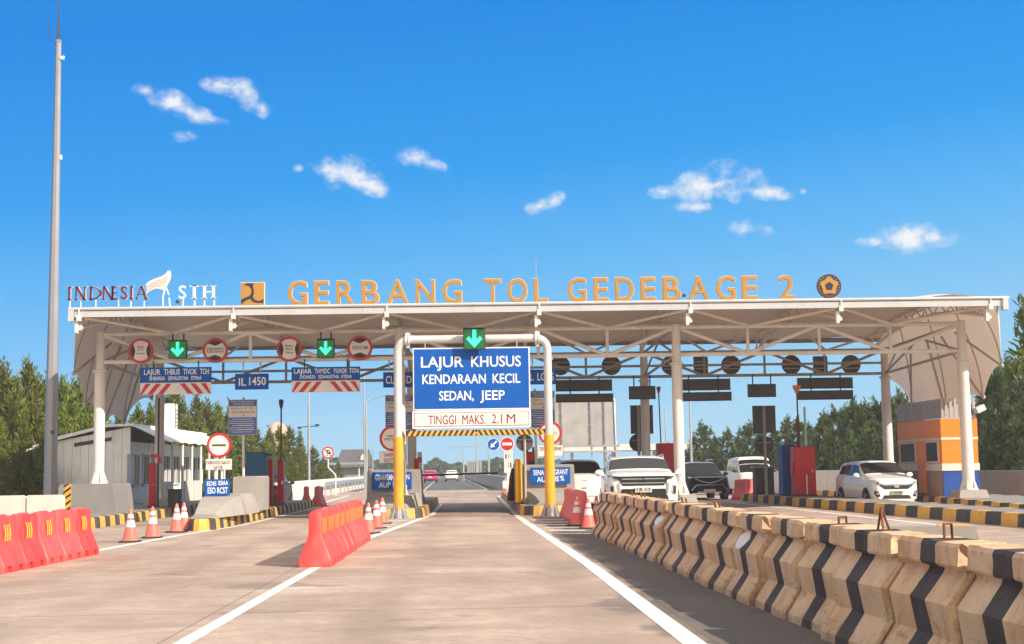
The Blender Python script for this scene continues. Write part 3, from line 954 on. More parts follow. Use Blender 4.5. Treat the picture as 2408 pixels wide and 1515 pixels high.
for a in (430, 457, 480, 503):
    m.bar(((a - 465) / SCL, 0.02, -0.1), ((a - 465) / SCL, 0.02, 0.3), 0.025, 8)
m.build('stand', 'white_letter', s3)
s4 = rooftag('wing_emblem', 'pale wing shaped emblem between the maroon and white roof letters', 343, 408)
def cr(p):
    return ((p[0] * 0.273 - 375) / SCL, (692 - (620 + p[1] / 3.444) / 1.0636) / SCL + 0.22)
wing = [(1255, 262), (1280, 238), (1330, 215), (1390, 195), (1425, 172), (1445, 143), (1463, 147), (1468, 180), (1462, 225), (1442, 262), (1425, 290), (1405, 312), (1375, 303), (1340, 298), (1300, 312), (1272, 330), (1256, 348), (1262, 310)]
m = MB(); m.prism([cr(p) for p in wing], -0.04, 0.03)
m.build('wing', 'sign_cream', s4, 0)
m = MB()
for off in (0.3, 0.52, 0.75):
    pts = [(1258 + 2, 262 + 80 * off), (1330, 215 + 85 * off), (1400, 190 + 105 * off), (1440, 165 + 110 * off - 20 * off)]
    pts = [Vector((cr(p)[0], -0.045, cr(p)[1])) for p in pts]
    m.tube(pts, 0.012, 5)
m.build('feather_line', 'sign_back_pale', s4)
m = MB()
for a, b in (((1418, 295), (1398, 388)), ((1425, 285), (1452, 355)), ((1455, 380), (1462, 460)), ((1403, 385), (1403, 460))):
    p, q = cr(a), cr(b)
    m.beam((p[0], 0, p[1]), (q[0], 0, q[1]), 0.03, 0.04)
m.build('stand', 'white_letter', s4)
s5 = rooftag('square_emblem', 'square yellow emblem with navy three armed figure on the canopy edge', 566, 622)
m = MB(); m.box((0, 0.03, 0.37), (0.745, 0.1, 0.755)); m.build('plate', 'gold_edge', s5, 0)
m = MB(); m.box((0, -0.03, 0.37), (0.71, 0.02, 0.72)); m.build('face', 'gold_letter', s5, 0)
fig = [(45, 190), (120, 190), (112, 215), (120, 250), (122, 285), (112, 310), (125, 338), (150, 350), (180, 352), (208, 330), (208, 372), (180, 365), (150, 368), (118, 358), (92, 328), (62, 340), (35, 358), (10, 385), (10, 340), (35, 325), (70, 312), (92, 298), (105, 268), (100, 235), (75, 208), (48, 205)]
m = MB(); m.prism([((p[0] - 110) / 200 * 0.70, 0.37 + (288 - p[1]) / 205 * 0.70) for p in fig], -0.055, -0.04); m.build('figure', 'navy', s5, 0)
s6 = rooftag('round_emblem', 'dark round emblem with gold pentagon on the right of the roof letters', 1922, 1977)
m = MB(); m.disc((0, 0.40), 0.365, -0.04, 0.05); m.ring((0, 0.40), 0.365, 0.385, -0.045, 0.05); m.build('plate', 'emblem_dark', s6, 0)
m = MB()
m.prism([(0.265 * (1 + .12 * math.cos(5 * a)) * math.sin(a), 0.41 + 0.265 * (1 + .12 * math.cos(5 * a)) * math.cos(a)) for a in [2 * math.pi * j / 40 for j in range(40)]], -0.06, -0.041)
m.build('gold_pentagon', 'gold_letter', s6, 0)
m = MB(); m.prism([(0.135 * math.sin(2 * math.pi * j / 5), 0.40 + 0.135 * math.cos(2 * math.pi * j / 5)) for j in range(5)], -0.075, -0.061); m.build('core', 'navy', s6, 0)
m = MB()
for j in range(22):
    a = 2 * math.pi * j / 22
    m.box((0.325 * math.sin(a), -0.042, 0.40 + 0.325 * math.cos(a)), (0.022, 0.006, 0.04), Matrix.Rotation(a, 3, 'Y'))
m.build('rim_mark', 'gold_letter', s6, 0)
m = MB()
for x in (-0.2, 0.2):
    m.bar((x, 0.02, -0.1), (x * 0.9, 0.02, 0.15), 0.02, 6)
m.build('stand', 'white_letter', s6)
# thin aerial rod above the lettering
o = P(1260, 640, 44.4)
m = MB(); m.bar((0, 0, 0), (0, 0, 1.55), 0.018, 6, 0.008); m.bar((0, 0, 0), (0, 0, 0.12), 0.04, 8)
a = m.build('aerial_rod', 'galvanised'); a.location = (o.x, 44.4, 6.57)
tag(a, 'thin upright aerial rod rising behind the letter L on the roof', 'aerial')
for i, (u, lab) in enumerate(((235, 'white domed aerial unit lying on the roof below the maroon letters'),)):
    o = P(u + 20, 700, 44.0)
    m = MB(); m.sphere((0, 0, 0), 0.34, 16, 8, (1, 1, 0.26)); m.box((0, 0, -0.06), (0.3, 0.2, 0.1))
    a = m.build('roof_dome', 'white_letter'); a.location = (o.x, 44.1, 6.62); tag(a, lab, 'aerial unit')
def roof_cam(u, lab):
    o = P(u, 695, 43.7)
    t_ = thing('roof_camera', lab, 'camera', (o.x, 43.7, 6.6))
    m = MB(); m.bar((0, 0, -0.03), (0, 0, 0.16), 0.010, 6); m.bar((0, 0, 0.13), (0.05, 0, 0.16), 0.012, 6); m.build('stalk', 'galvanised', t_)
    m = MB(); m.box((0.02, -0.04, 0.2), (0.08, 0.18, 0.08)); m.bar((0.02, -0.13, 0.2), (0.02, -0.16, 0.2), 0.03, 8); m.build('housing', 'dark_metal', t_, 0)
roof_cam(417, 'small camera on the canopy edge below the white letter S')
roof_cam(1606, 'small camera on the canopy edge right of the second letter B')

# ================================================================== HEIGHT GANTRY
YG = 43.0
gl, gr = P(936, 1000, YG).x, P(1290, 1000, YG).x
gz = P(1112, 797, YG).z
gan = thing('height_gantry', 'white steel portal over the middle lane with yellow painted feet', 'gantry', ((gl + gr) / 2, YG, 0))
hw = (gr - gl) / 2
pts = [(-hw, 0, 2.35)]
for k in range(9):
    a = math.pi * k / 16
    pts.append((-hw + 0.36 * (1 - math.cos(a)), 0, gz - 0.36 + 0.36 * math.sin(a)))
pts += [(-x, y, z) for x, y, z in reversed(pts)]
m = MB(); m.tube(pts, 0.125, 16); m.build('frame', 'portal_paint', gan)
for x in (-hw, hw):
    m = MB(); m.lathe([(0.155, 0.25), (0.155, 2.48), (0.145, 2.49)], 24, (x, 0, 0)); m.build('yellow_sleeve', 'yellow_paint', gan)
    m = MB(); m.box((x, 0, 0.015), (0.62, 0.62, 0.03)); m.lathe([(0.165, 0.03), (0.165, 0.27)], 20, (x, 0, 0))
    for a in range(8):
        d = Vector((math.cos(a * math.pi / 4), math.sin(a * math.pi / 4), 0)); n = Vector((-d.y, d.x, 0)) * 0.012; o = Vector((x, 0, 0))
        p = [o + d * 0.16 + Vector((0, 0, 0.03)), o + d * 0.31 + Vector((0, 0, 0.03)), o + d * 0.16 + Vector((0, 0, 0.42))]
        m.loft([[q - n for q in p], [q + n for q in p]])
    m.build('foot', 'galvanised', gan, 30)
    s_ = -1 if x < 0 else 1
    m = MB(); m.tube([(x - s_ * 0.30, 0, gz), (x - s_ * 0.24, 0, gz)], 0.19, 16); m.tube([(x - s_ * 0.38, 0, gz), (x - s_ * 0.32, 0, gz)], 0.19, 16)
    m.box((x - s_ * 0.31, 0, gz - 0.02), (0.11, 0.06, 0.46)); m.build('flange', 'white_steel', gan)

def box_uv(u0, v0, u1, v1, Y):
    """centre and size in metres of a pixel box standing at distance Y"""
    c = P((u0 + u1) / 2, (v0 + v1) / 2, Y)
    return c, (u1 - u0) / F_ * Y, (v1 - v0) / F_ * Y
def tx(mb, body, box, c, Y, yy, bold=0.0, d=0.006):
    """lettering in a pixel box (u0,v0,u1,v1) on a sign centred at pixel c"""
    k = Y / F_
    mb.text(body, (box[0] - c[0]) * k, (box[2] - c[0]) * k, (c[1] - box[3]) * k, (c[1] - box[1]) * k, yy, d, bold)
def plate_sign(name, label, cat, box, Y, face, border, texts, tmat='sign_white', group=None, bw=0.02, hang=None, hmat='galvanised', bold=0.012, thick=0.05):
    c, w_, h = box_uv(*box, Y)
    pc = ((box[0] + box[2]) / 2, (box[1] + box[3]) / 2)
    t_ = thing(name, label, cat, c, 0, group)
    m = MB().mat(0); m.box((0, 0, 0), (w_, thick, h)); m.build('back_plate', [border], t_, 0)
    m = MB(); m.box((0, -thick / 2 - 0.004, 0), (w_ - 2 * bw, 0.012, h - 2 * bw)); m.build('face', face, t_, 0)
    if texts:
        for body, b in texts:
            m = MB()
            tx(m, body, b, pc, Y, -thick / 2 - 0.009, bold)
            m.build('lettering', tmat, t_, 0)
    if hang:
        for u, ztop in hang:
            m = MB()
            x = (u - pc[0]) / F_ * Y
            m.bar((x, 0, h / 2 - 0.02), (x, 0, ztop - c.z), 0.022, 6)
            m.build('hanger', hmat, t_)
    return t_, c, pc, w_, h
b = plate_sign('lane_sign', 'big blue sign LAJUR KHUSUS KENDARAAN KECIL SEDAN JEEP in the white portal', 'road sign', (971, 817, 1246, 963), YG - 0.05, 'sign_blue', 'sign_white',
           [('LAJUR', (990, 838, 1090, 863)), ('KHUSUS', (1108, 838, 1225, 863)), ('KENDARAAN', (993, 880, 1142, 902)), ('KECIL', (1158, 880, 1223, 902)), ('SEDAN,', (1032, 919, 1113, 941)), ('JEEP', (1128, 919, 1186, 941))], bw=0.035, hang=[(1000, gz), (1216, gz)])
b = plate_sign('height_sign', 'narrow white sign TINGGI MAKS. 2.1 M below the blue portal sign', 'road sign', (970, 965, 1248, 1006), YG - 0.05, 'sign_cream', 'sign_white',
           [('TINGGI', (1008, 976, 1072, 997)), ('MAKS.', (1087, 976, 1141, 997)), ('2.1', (1156, 975, 1180, 996)), ('M', (1191, 975, 1211, 996))], 'text_red', bw=0.06, hang=[(1000, P(1000, 960, YG).z), (1216, P(1216, 960, YG).z)], bold=0.0)
t_, c, pc, w_, h = b
m = MB()
for (x, z, a, d) in ((0, h / 2 - .065, w_ - .12, .014), (0, -h / 2 + .065, w_ - .12, .014), (-w_ / 2 + .065, 0, .014, h - .12), (w_ / 2 - .065, 0, .014, h - .12)):
    m.box((x, -0.033, z), (a, 0.008, d))
m.build('red_line', 'text_red', t_, 0)
# striped clearance bar
c, w_, h = box_uv(955, 1011, 1284, 1024, YG)
t_ = thing('clearance_bar', 'black and yellow striped height bar hung across the portal', 'height bar', c)
m = MB().mat(1); m.box((0, 0, 0), (w_, 0.1, h))
m.mat(0)
n = 26
for k in range(n):
    x0 = -w_ / 2 + w_ * k / n
    s_ = 0.09 if k < n / 2 else -0.09
    q = w_ / n * 0.52
    pl = [(x0 + 0.04, -h / 2 + .006), (x0 + 0.04 + q, -h / 2 + .006), (x0 + 0.04 + q + s_, h / 2 - .006), (x0 + 0.04 + s_, h / 2 - .006)]
    pl = [(min(max(a, -w_ / 2 + .01), w_ / 2 - .01), b_) for a, b_ in pl]
    m.prism(pl, -0.054, -0.051)
m.build('bar', ['yellow_paint', 'black_paint'], t_, 0)
m = MB()
for x in (-w_ * 0.38, w_ * 0.38):
    m.bar((x, 0, h / 2), (x, 0, h / 2 + 0.16), 0.012, 6)
m.build('chain', 'galvanised', t_)

def arrow_signal(u0, v0, u1, v1, Y, label, hang):
    c, w_, h = box_uv(u0, v0, u1, v1, Y)
    t_ = thing('lane_signal', label, 'traffic signal', c, 0, 'green arrow lane signals')
    m = MB(); m.rbox((0, 0.06, 0), (w_, 0.12, h), 0.02); m.build('housing', 'black_paint', t_)
    m = MB(); m.box((0, -0.004, 0), (w_ - 0.05, 0.01, h - 0.05)); m.build('led_face', 'led_panel', t_, 0)
    k = w_ / 2
    ar = [(-.16, .82), (.16, .82), (.16, -.12), (.50, .22), (.72, 0.0), (0, -.78), (-.72, 0.0), (-.50, .22), (-.16, -.12)]
    m = MB(); m.prism([(a * k, b_ * k) for a, b_ in ar], -0.02, -0.01); m.build('arrow', 'led_arrow', t_, 0)
    m = MB()
    if hang:
        for x in (-w_ * 0.3, w_ * 0.3):
            m.bar((x, 0.08, h / 2 - 0.02), (x, 0.08, hang - c.z), 0.025, 6)
        m.build('bracket', 'dark_metal', t_)
    # cowl over the panel
    m = MB(); m.box((0, -0.05, h / 2 + 0.005), (w_, 0.14, 0.02)); m.build('visor', 'black_paint', t_, 0)
arrow_signal(396, 801, 439, 843, YF - 0.35, 'lit green down arrow signal at the far left lane under the canopy', 6.0)
arrow_signal(745, 798, 786, 841, YF - 0.35, 'lit green down arrow signal above the second blue lane sign', 6.0)
arrow_signal(1089, 772, 1141, 822, YG - 0.35, 'lit green down arrow signal on top of the white portal', None)

def round_sign(label, u, v, rpx, Y, kind, texts, group, name='round_sign', plate=None, pole=None, post='galvanised', hang=None):
    c = P(u, v, Y)
    k = Y / F_
    r_ = rpx * k
    t_ = thing(name, label, 'road sign', (c.x, Y, c.z), 0, group)
    m = MB(); m.disc((0, 0), r_, 0, 0.03); m.build('back_plate', 'sign_back', t_, 30)
    m = MB(); m.disc((0, 0), r_ - 0.01, -0.008, -0.001); m.build('white_face', 'sign_cream', t_, 30)
    m = MB(); m.ring((0, 0), r_ * 0.80, r_ - 0.004, -0.016, -0.002); m.build('red_ring', 'sign_red', t_, 30)
    q = r_ * 0.80
    if kind:
        for s_ in (-1, 1):
            m = MB()
            arc = [(math.sin(R(a)), math.cos(R(a))) for a in range(-46, 47, 8)]
            pl = [(x * q, z * q) for x, z in arc] + [(0.06 * q, 0.47 * q), (-0.06 * q, 0.47 * q)] if kind == 'v' else [(x * q, z * q) for x, z in arc] + [(0.10 * q, 0.55 * q), (-0.10 * q, 0.55 * q)]
            pl = [(x, z * s_) for x, z in pl]
            if kind == 'h':
                pl = [(z, x) for x, z in pl]
            m.prism(pl, -0.012, -0.009)
            m.build('black_notch', 'black_paint', t_, 0)
    m = MB()
    for body, bx in texts:
        if body == '-':
            m.box(((bx[0] + bx[2]) / 2 * q, -0.011, (bx[1] + bx[3]) / 2 * q), ((bx[2] - bx[0]) * q, 0.008, (bx[3] - bx[1]) * q))
        else:
            m.text(body, bx[0] * q, bx[2] * q, bx[1] * q, bx[3] * q, -0.008, 0.004, 0.01)
    if texts:
        m.build('lettering', 'text_dark', t_, 0)
    if plate:
        box, lines = plate
        cc, w_, h = box_uv(*box, Y)
        o = cc - c
        m = MB(); m.box((o.x, 0, o.z), (w_, 0.03, h)); pp = m.build('lower_plate', 'sign_back_pale', t_, 0)
        m = MB(); m.box((o.x, -0.018, o.z), (w_ - 0.03, 0.008, h - 0.03)); m.build('plate_face', 'sign_cream', t_, 0)
        m = MB()
        for body, bx in lines:
            m.text(body, (bx[0] - u) * k, (bx[2] - u) * k, (v - bx[3]) * k, (v - bx[1]) * k, -0.023, 0.004, 0.012)
        m.build('plate_lettering', 'text_dark', t_, 0)
    if pole:
        m = MB()
        for x, z0 in pole:
            m.bar(((x - u) * k, 0.05, z0 - c.z), ((x - u) * k, 0.05, r_ * 0.6), 0.035, 8)
        m.build('post', post, t_)
    if hang:
        m = MB()
        for x in (-r_ * 0.4, r_ * 0.4):
            m.box((x, 0.12, 0), (0.04, 0.24, 0.05)); m.bar((x, 0.05, -r_ * 0.75), (x, 0.05, min(r_ * 0.85, r_)), 0.018, 6)
        m.build('bracket', 'dark_metal', t_)
    return t_
GS = 'round restriction signs on the front truss'
round_sign('round sign with black side notches beside the leftmost green arrow', 331, 825, 29.5, YF - 0.22, 'h', [('Paiin', (-.32, .25, .32, .5)), ('Jimmm', (-.3, 0, .3, .17)), ('Amamum', (-.42, -.35, .42, -.18))], GS, hang=1)
round_sign('round sign with top and bottom notches above the left end of IL 1450', 506, 824, 29.5, YF - 0.22, 'v', [('-', (-.8, .17, .8, .24)), ('-', (-.8, -.2, .8, -.13)), ('-', (-.8, -.13, -.74, .17)), ('-', (.74, -.13, .8, .17)), ('MIAT MOAT', (-.6, -.06, .6, .12))], GS, hang=1)
round_sign('round sign with side notches left of the second green arrow', 680, 821, 30, YF - 0.22, 'h', [('Raila', (-.35, .2, .35, .45)), ('Bant', (-.3, -.08, .3, .13)), ('Gacma', (-.38, -.42, .38, -.2))], GS, hang=1)
round_sign('round sign reading ASDXOMI with top and bottom notches right of the second green arrow', 846, 818, 29.5, YF - 0.22, 'v', [('ASDXOMI', (-.78, -.17, .78, .2))], GS, hang=1)

def lane_board(box, cbox, label, lines, gap):
    t_, c, pc, w_, h = plate_sign('lane_board', label, 'road sign', box, YF - 0.15, 'sign_blue', 'faded_blue', lines, bw=0.015, group='blue lane boards with red chevron boards', hang=[(box[0] + 30, 5.13), (box[2] - 30, 5.13)], hmat='dark_metal')
    k = (YF - 0.15) / F_
    zc = (pc[1] - (cbox[1] + cbox[3]) / 2) * k
    hh = (cbox[3] - cbox[1]) * k
    xo = ((cbox[0] + cbox[2]) / 2 - pc[0]) * k
    m = MB(); m.box((xo, 0, zc), ((cbox[2] - cbox[0]) * k, 0.04, hh)); ch = m.build('chevron_board', 'sign_cream', t_, 0)
    W2 = (cbox[2] - cbox[0]) * k / 2
    for s_ in (-1, 1):
        for j in range(3):
            x0 = 0.12 + j * 0.31
            x0 = x0 * W2 / 1.0 * 0.95
            sl = hh * 0.72
            q = 0.15 * W2
            pl = [(x0, hh / 2 - .03), (x0 + q, hh / 2 - .03), (x0 + q + sl, -hh / 2 + .01), (x0 + sl, -hh / 2 + .01)]
            m = MB(); m.prism([(xo + s_ * min(a, W2), zc + b_) for a, b_ in pl], -0.026, -0.021)
            m.build('red_stripe', 'sign_red', ch, 0)
lane_board((331, 864, 496, 899), (331, 900, 496, 927), 'blue board LAJUR THBUS TIVOK TOH over red chevrons, far left', [('LAJUR', (340, 868, 378, 881)), ('THBUS', (386, 868, 423, 881)), ('TIVOK', (431, 868, 463, 881)), ('TOH', (470, 868, 491, 881)), ('EHBAREA', (353, 885, 389, 894)), ('ESMAURYAA', (397, 885, 443, 894)), ('ETMAA', (450, 885, 474, 894))], 1)
lane_board((686, 863, 846, 893), (686, 895, 846, 922), 'blue board LAJIAR THMDC YUHOK TON over red chevrons left of the portal', [('LAJIAR', (692, 867, 733, 878)), ('THMDC', (740, 867, 776, 878)), ('YUHOK', (784, 867, 816, 878)), ('TON', (821, 867, 843, 878)), ('EHDAREZA', (706, 882, 742, 890)), ('ESDAAUETHA,', (749, 882, 798, 890)), ('ETJNA', (803, 882, 827, 890))], 1)
plate_sign('number_sign', 'small blue sign IL 1450 hanging between the two chevron boards', 'road sign', (553, 879, 631, 916), YF + 0.3, 'sign_blue', 'faded_blue', [('IL', (562, 889, 579, 907)), ('1450', (586, 887, 625, 906))], hang=[(572, 5.13), (612, 5.13)])
plate_sign('number_sign', 'blue sign CL 1J5D partly behind the left portal post', 'road sign', (901, 875, 972, 911), YF + 0.3, 'sign_blue', 'faded_blue', [('CL', (907, 884, 926, 902)), ('1J5D', (934, 884, 968, 902))], hang=[(915, 5.13), (960, 5.13)])
plate_sign('number_sign', 'blue sign L LOTS partly behind the right portal post', 'road sign', (1240, 869, 1307, 904), YF + 0.3, 'sign_blue', 'faded_blue', [('L', (1246, 878, 1254, 895)), ('LOTS', (1263, 877, 1302, 895))], hang=[(1252, 5.13), (1296, 5.13)])

def tariff_board(box, Y, label, z0, pole_u):
    c, w_, h = box_uv(*box, Y)
    t_ = thing('tariff_board', label, 'notice board', c, 0, 'blue and white tariff boards')
    m = MB(); m.box((0, 0, 0), (w_, 0.05, h)); m.build('back_plate', 'sign_back_pale', t_, 0)
    m = MB(); m.box((0, -0.03, h * 0.40), (w_ - .04, 0.01, h * 0.16)); m.box((0, -0.03, -h * 0.24), (w_ - .04, 0.01, h * 0.48)); m.build('blue_field', 'board_blue', t_, 0)
    m = MB(); m.box((0, -0.029, h * 0.16), (w_ - .04, 0.01, h * 0.31)); m.build('white_field', 'sign_cream', t_, 0)
    m = MB()
    m.text('TARIF TOL BERDASARKAN', -w_ * .42, w_ * .42, h * .42, h * .455, -0.036, 0.003, 0.01); m.text('GOLONGAN', -w_ * .3, w_ * .36, h * .355, h * .39, -0.036, 0.003, 0.01)
    for j in range(7):
        m.box((-w_ * 0.02, -0.037, -h * 0.05 - j * h * 0.06), (w_ * (0.86 if j % 3 else 0.7), 0.004, h * 0.012))
    m.box((w_ * .14, -0.037, -h * .22), (w_ * .6, 0.004, h * 0.008)); m.box((w_ * .14, -0.037, -h * .34), (w_ * .6, 0.004, h * 0.008))
    m.build('white_lettering', 'sign_white', t_, 0)
    m = MB()
    m.text('GOL I  II  III', -w_ * .4, w_ * .34, h * .24, h * .27, -0.036, 0.003, 0.01); m.text('ASAL GERBANG TOL', -w_ * .38, w_ * .42, h * .13, h * .165, -0.036, 0.003, 0.01)
    m.prism([(0, h * .04), (.07, h * .04), (.05, h * .085)], -0.04, -0.035)
    m.build('dark_lettering', 'text_dark', t_, 0)
    m = MB(); x = (pole_u - (box[0] + box[2]) / 2) * Y / F_
    m.bar((x, 0.05, z0 - c.z), (x, 0.05, h / 2 + 0.08), 0.045, 10); m.box((x, 0.05, z0 - c.z + 0.02), (0.3, 0.3, 0.04)); m.build('post', 'white_steel', t_)
tariff_board((537, 940, 604, 1023), 47.5, 'tariff board on a white post above the left lane island', 0.3, 572)
tariff_board((906, 929, 972, 1010), 49.0, 'tariff board behind the left portal post', 0.3, 952)
tariff_board((1245, 919, 1304, 1006), 49.0, 'tariff board behind the right portal post', 0.3, 1258)

round_sign('round sign with a black bar over a white plate on the left crash block', 515, 1047, 29, 42.6, None, [('-', (-.68, -.09, .68, .10))], None, plate=((484, 1079, 545, 1105), [('DURUOOO GALSTI', (487, 1083, 540, 1091)), ('GATOR', (503, 1094, 524, 1102))]), pole=[(506, 0.9), (521, 0.9)], post='white_steel')
round_sign('round white sign FASTZON half behind the left yellow portal foot', 922, 1031, 30, 44.6, None, [('DSSB', (-.5, .15, .1, .33)), ('FASTZON', (-.75, -.2, .7, .05))], None, plate=((892, 1061, 953, 1088), [('DAKEN', (903, 1065, 925, 1073)), ('GATSI', (902, 1077, 928, 1085))]), pole=[(937, 0.9)], post='white_steel')
round_sign('round white sign with red rim half behind the right yellow portal foot', 1293, 1018, 28, 44.8, None, [('UNIT', (-.1, .25, .4, .4)), ('MUSDOCO', (-.72, -.15, .72, .12))], None, plate=((1264, 1047, 1323, 1073), [('DEL  GUSENE', (1268, 1051, 1319, 1059)), ('BA', (1288, 1063, 1302, 1070))]), pole=[(1297, 0.9)], post='white_steel')

# boards of the opposite carriageway, seen from behind
def back_board(boxes, Y, label, hang_us, ztop, group=None, pole=None):
    b0 = boxes[0]
    c, w_, h = box_uv(*b0, Y)
    t_ = thing('sign_board', label, 'road sign', c, 0, group)
    k = Y / F_
    for bx in boxes:
        cc, w2, h2 = box_uv(*bx, Y)
        o = cc - c
        m = MB(); m.box((o.x, 0, o.z), (w2, 0.07, h2))
        m.build('panel', 'sign_back', t_, 0)
        m = MB()
        for z in (h2 / 2 - .02, -h2 / 2 + .02):
            m.box((o.x, -0.05, o.z + z), (w2, 0.03, 0.03))
        m.build('stiffener', 'dark_metal', t_, 0)
    low = min(P((bx[0] + bx[2]) / 2, bx[1], Y).z for bx in boxes)
    for u in hang_us:
        x = (u - (b0[0] + b0[2]) / 2) * k
        m = MB(); m.bar((x, -0.05, low - c.z - 0.05), (x, -0.05, ztop - c.z), 0.025, 6)
        m.build('hanger', 'dark_metal', t_)
    if pole:
        x = (pole[0] - (b0[0] + b0[2]) / 2) * k
        m = MB(); m.bar((x, -0.08, pole[1] - c.z), (x, -0.08, h / 2), 0.06, 10); m.build('post', 'shade_steel', t_)
    return t_
GB = 'backs of the boards over the oncoming lanes'
back_board([(1306, 893, 1439, 920), (1306, 926, 1442, 946)], YB, 'pair of long dark sign backs just right of the portal', [1340, 1408], 5.0, GB)
back_board([(1604, 891, 1717, 918), (1605, 922, 1720, 943)], YB, 'pair of long dark sign backs right of the middle column', [1618, 1688], 5.0, GB)
back_board([(1873, 888, 2005, 914), (1874, 918, 2006, 940)], YB, 'pair of long dark sign backs near the right pair of columns', [1905, 1975], 5.0, GB)
back_board([(1478, 908, 1541, 939)], YB - 0.4, 'single dark sign back crossed by the middle rear column', [1490, 1528], 5.0, GB)
back_board([(1757, 903, 1824, 934)], YB, 'single dark sign back hanging between two long pairs', [1769, 1812], 5.0, GB)
back_board([(1482, 953, 1535, 1020)], 57.0, 'upright dark board on a post behind the middle rear column', [], 0, None, (1500, 0.3))
back_board([(1769, 954, 1823, 1018)], 55.5, 'upright dark board on a post above the grey cabinet', [], 0, None, (1795, 0.3))
def back_disc(u, v, r_px, Y, label, square=False, z0=None, name='sign_disc'):
    c = P(u, v, Y); k = Y / F_
    t_ = thing(name, label, 'road sign', (c.x, Y, c.z), 0, 'backs of the round signs over the oncoming lanes' if z0 is None else None)
    m = MB()
    if square:
        m.rbox((0, 0, 0), (r_px * 1.6 * k, 0.12, r_px * 1.9 * k), 0.02)
    else:
        m.disc((0, 0), r_px * k, -0.02, 0.02)
    m.build('panel', 'sign_back', t_, 30)
    m = MB()
    if z0 is None:
        m.box((0, -0.05, 0.12), (r_px * 1.7 * k, 0.03, 0.04)); m.box((0, -0.05, -0.15), (r_px * 1.6 * k, 0.03, 0.04))
    else:
        m.bar((0, -0.06, z0 - c.z), (0, -0.06, r_px * k * 0.8), 0.045, 8); m.box((0, -0.035, 0.1), (r_px * 1.5 * k, 0.03, 0.04))
    m.build('bracket' if z0 is None else 'post', 'shade_steel', t_)
for u, sq, lab in ((1317, 0, 'dark round sign back just right of the portal post'), (1437, 0, 'dark round sign back second right of the portal'), (1577, 0, 'dark round sign back half behind the middle column'),
                   (1647, 1, 'dark square signal back right of the middle column'), (1718, 0, 'dark round sign back above the hanging single board'), (1860, 0, 'dark round sign back above the left end of the right board pair'),
                   (1928, 1, 'dark square signal back above the right board pair'), (2000, 0, 'dark round sign back above the right end of the right board pair')):
    back_disc(u, 860 - (u - 1300) * 0.004, 23 if not sq else 21, YB + 0.15, lab, sq)
back_disc(1500, 1041, 21, 57.6, 'dark round sign back low behind the middle rear column', z0=0.3)
back_disc(1233, 1041, 20, 47.0, 'dark round sign back behind the right portal foot', z0=0.3)
back_disc(1797, 1047, 22, 56.0, 'dark round sign back below the upright board on the cabinet post', z0=0.3)

# ================================================================== LANE ISLANDS
def island(label, poly, h=0.30, band=0.55, name='lane_island', phase=0, nose=None):
    """raised island: poly is a list of (x, y) in order; the kerb is painted in bands"""
    cx = sum(p[0] for p in poly) / len(poly); cy = sum(p[1] for p in poly) / len(poly)
    t_ = thing(name, label, 'traffic island', (cx, cy, 0), 0, 'kerbed islands between the toll lanes')
    pl = [Vector((p[0] - cx, p[1] - cy, 0)) for p in poly]
    n = len(pl)
    inn = []
    for i in range(n):
        a, b_, c = pl[i - 1], pl[i], pl[(i + 1) % n]
        d1, d2 = (b_ - a).normalized(), (c - b_).normalized()
        n1, n2 = Vector((-d1.y, d1.x, 0)), Vector((-d2.y, d2.x, 0))
        nn = (n1 + n2).normalized()
        inn.append((nn, 1 / max(0.4, nn.dot(n1))))
    area = sum(pl[i].x * pl[(i + 1) % n].y - pl[(i + 1) % n].x * pl[i].y for i in range(n))
    sg = 1 if area > 0 else -1
    off = lambda i, d: pl[i] + inn[i][0] * inn[i][1] * d * sg
    m = MB()
    dist, kk = 0.0, phase
    for i in range(n):
        j = (i + 1) % n
        L = (pl[j] - pl[i]).length
        cur = 0.0
        while cur < L - 1e-4:
            step = min(band - dist, L - cur)
            q0, q1 = cur / L, (cur + step) / L
            m.mat(kk % 2)
            ring = []
            for q in (q0, q1):
                ring.append([off(i, d).lerp(off(j, d), q) + Vector((0, 0, z)) for d, z in ((0, 0), (0.03, h - 0.04), (0.06, h), (0.24, h))])
            m.loft(ring, False, False)
            cur += step; dist += step
            if dist >= band - 1e-4:
                dist, kk = 0.0, kk + 1
    m.build('kerb', ['kerb_yellow', 'kerb_black'], t_, 50)
    m = MB(); m.prismz([(off(i, 0.22).x, off(i, 0.22).y) for i in range(n)], 0.0, h - 0.006); m.build('deck', 'grey_concrete', t_, 0)
    return t_
def rounded(x0, x1, y0, y1, r=0.75):
    xm = (x0 + x1) / 2
    hw_ = (x1 - x0) / 2
    nose = [(xm - hw_ * math.cos(a), y0 + r * (1 - math.sin(a))) for a in [math.pi * k / 10 for k in range(11)]]
    return nose + [(x1, y1), (x0, y1)]
island('far left island under the first column and the cabin front', [(-13.9, 39.2), (-10.5, 39.2), (-10.45, 72), (-13.9, 72)])
island('left island with a rounded yellow nose, crash block and blue machine', [(-8.2, 42), (-7.75, 38.6), (-7.45, 37.1), (-7.25, 36.65), (-7.05, 36.6), (-6.86, 36.75), (-6.75, 37.2), (-6.72, 60), (-8.2, 60)], band=0.55)
island('middle left island with a crash block behind the left portal post', rounded(-3.35, -1.52, 43.45, 62), band=0.4)
island('middle right island with a yellow bollard behind the right portal post', rounded(1.45, 3.2, 44.2, 74), band=0.4)
island('island under the middle column behind the big white car', rounded(6.0, 7.7, 43.5, 66))
island('long island of the oncoming lanes with blue and red machines', [(12.55, 18), (14.0, 18), (12.9, 58.5), (11.12, 58.5), (11.28, 51), (12.08, 30.8)], band=0.9)
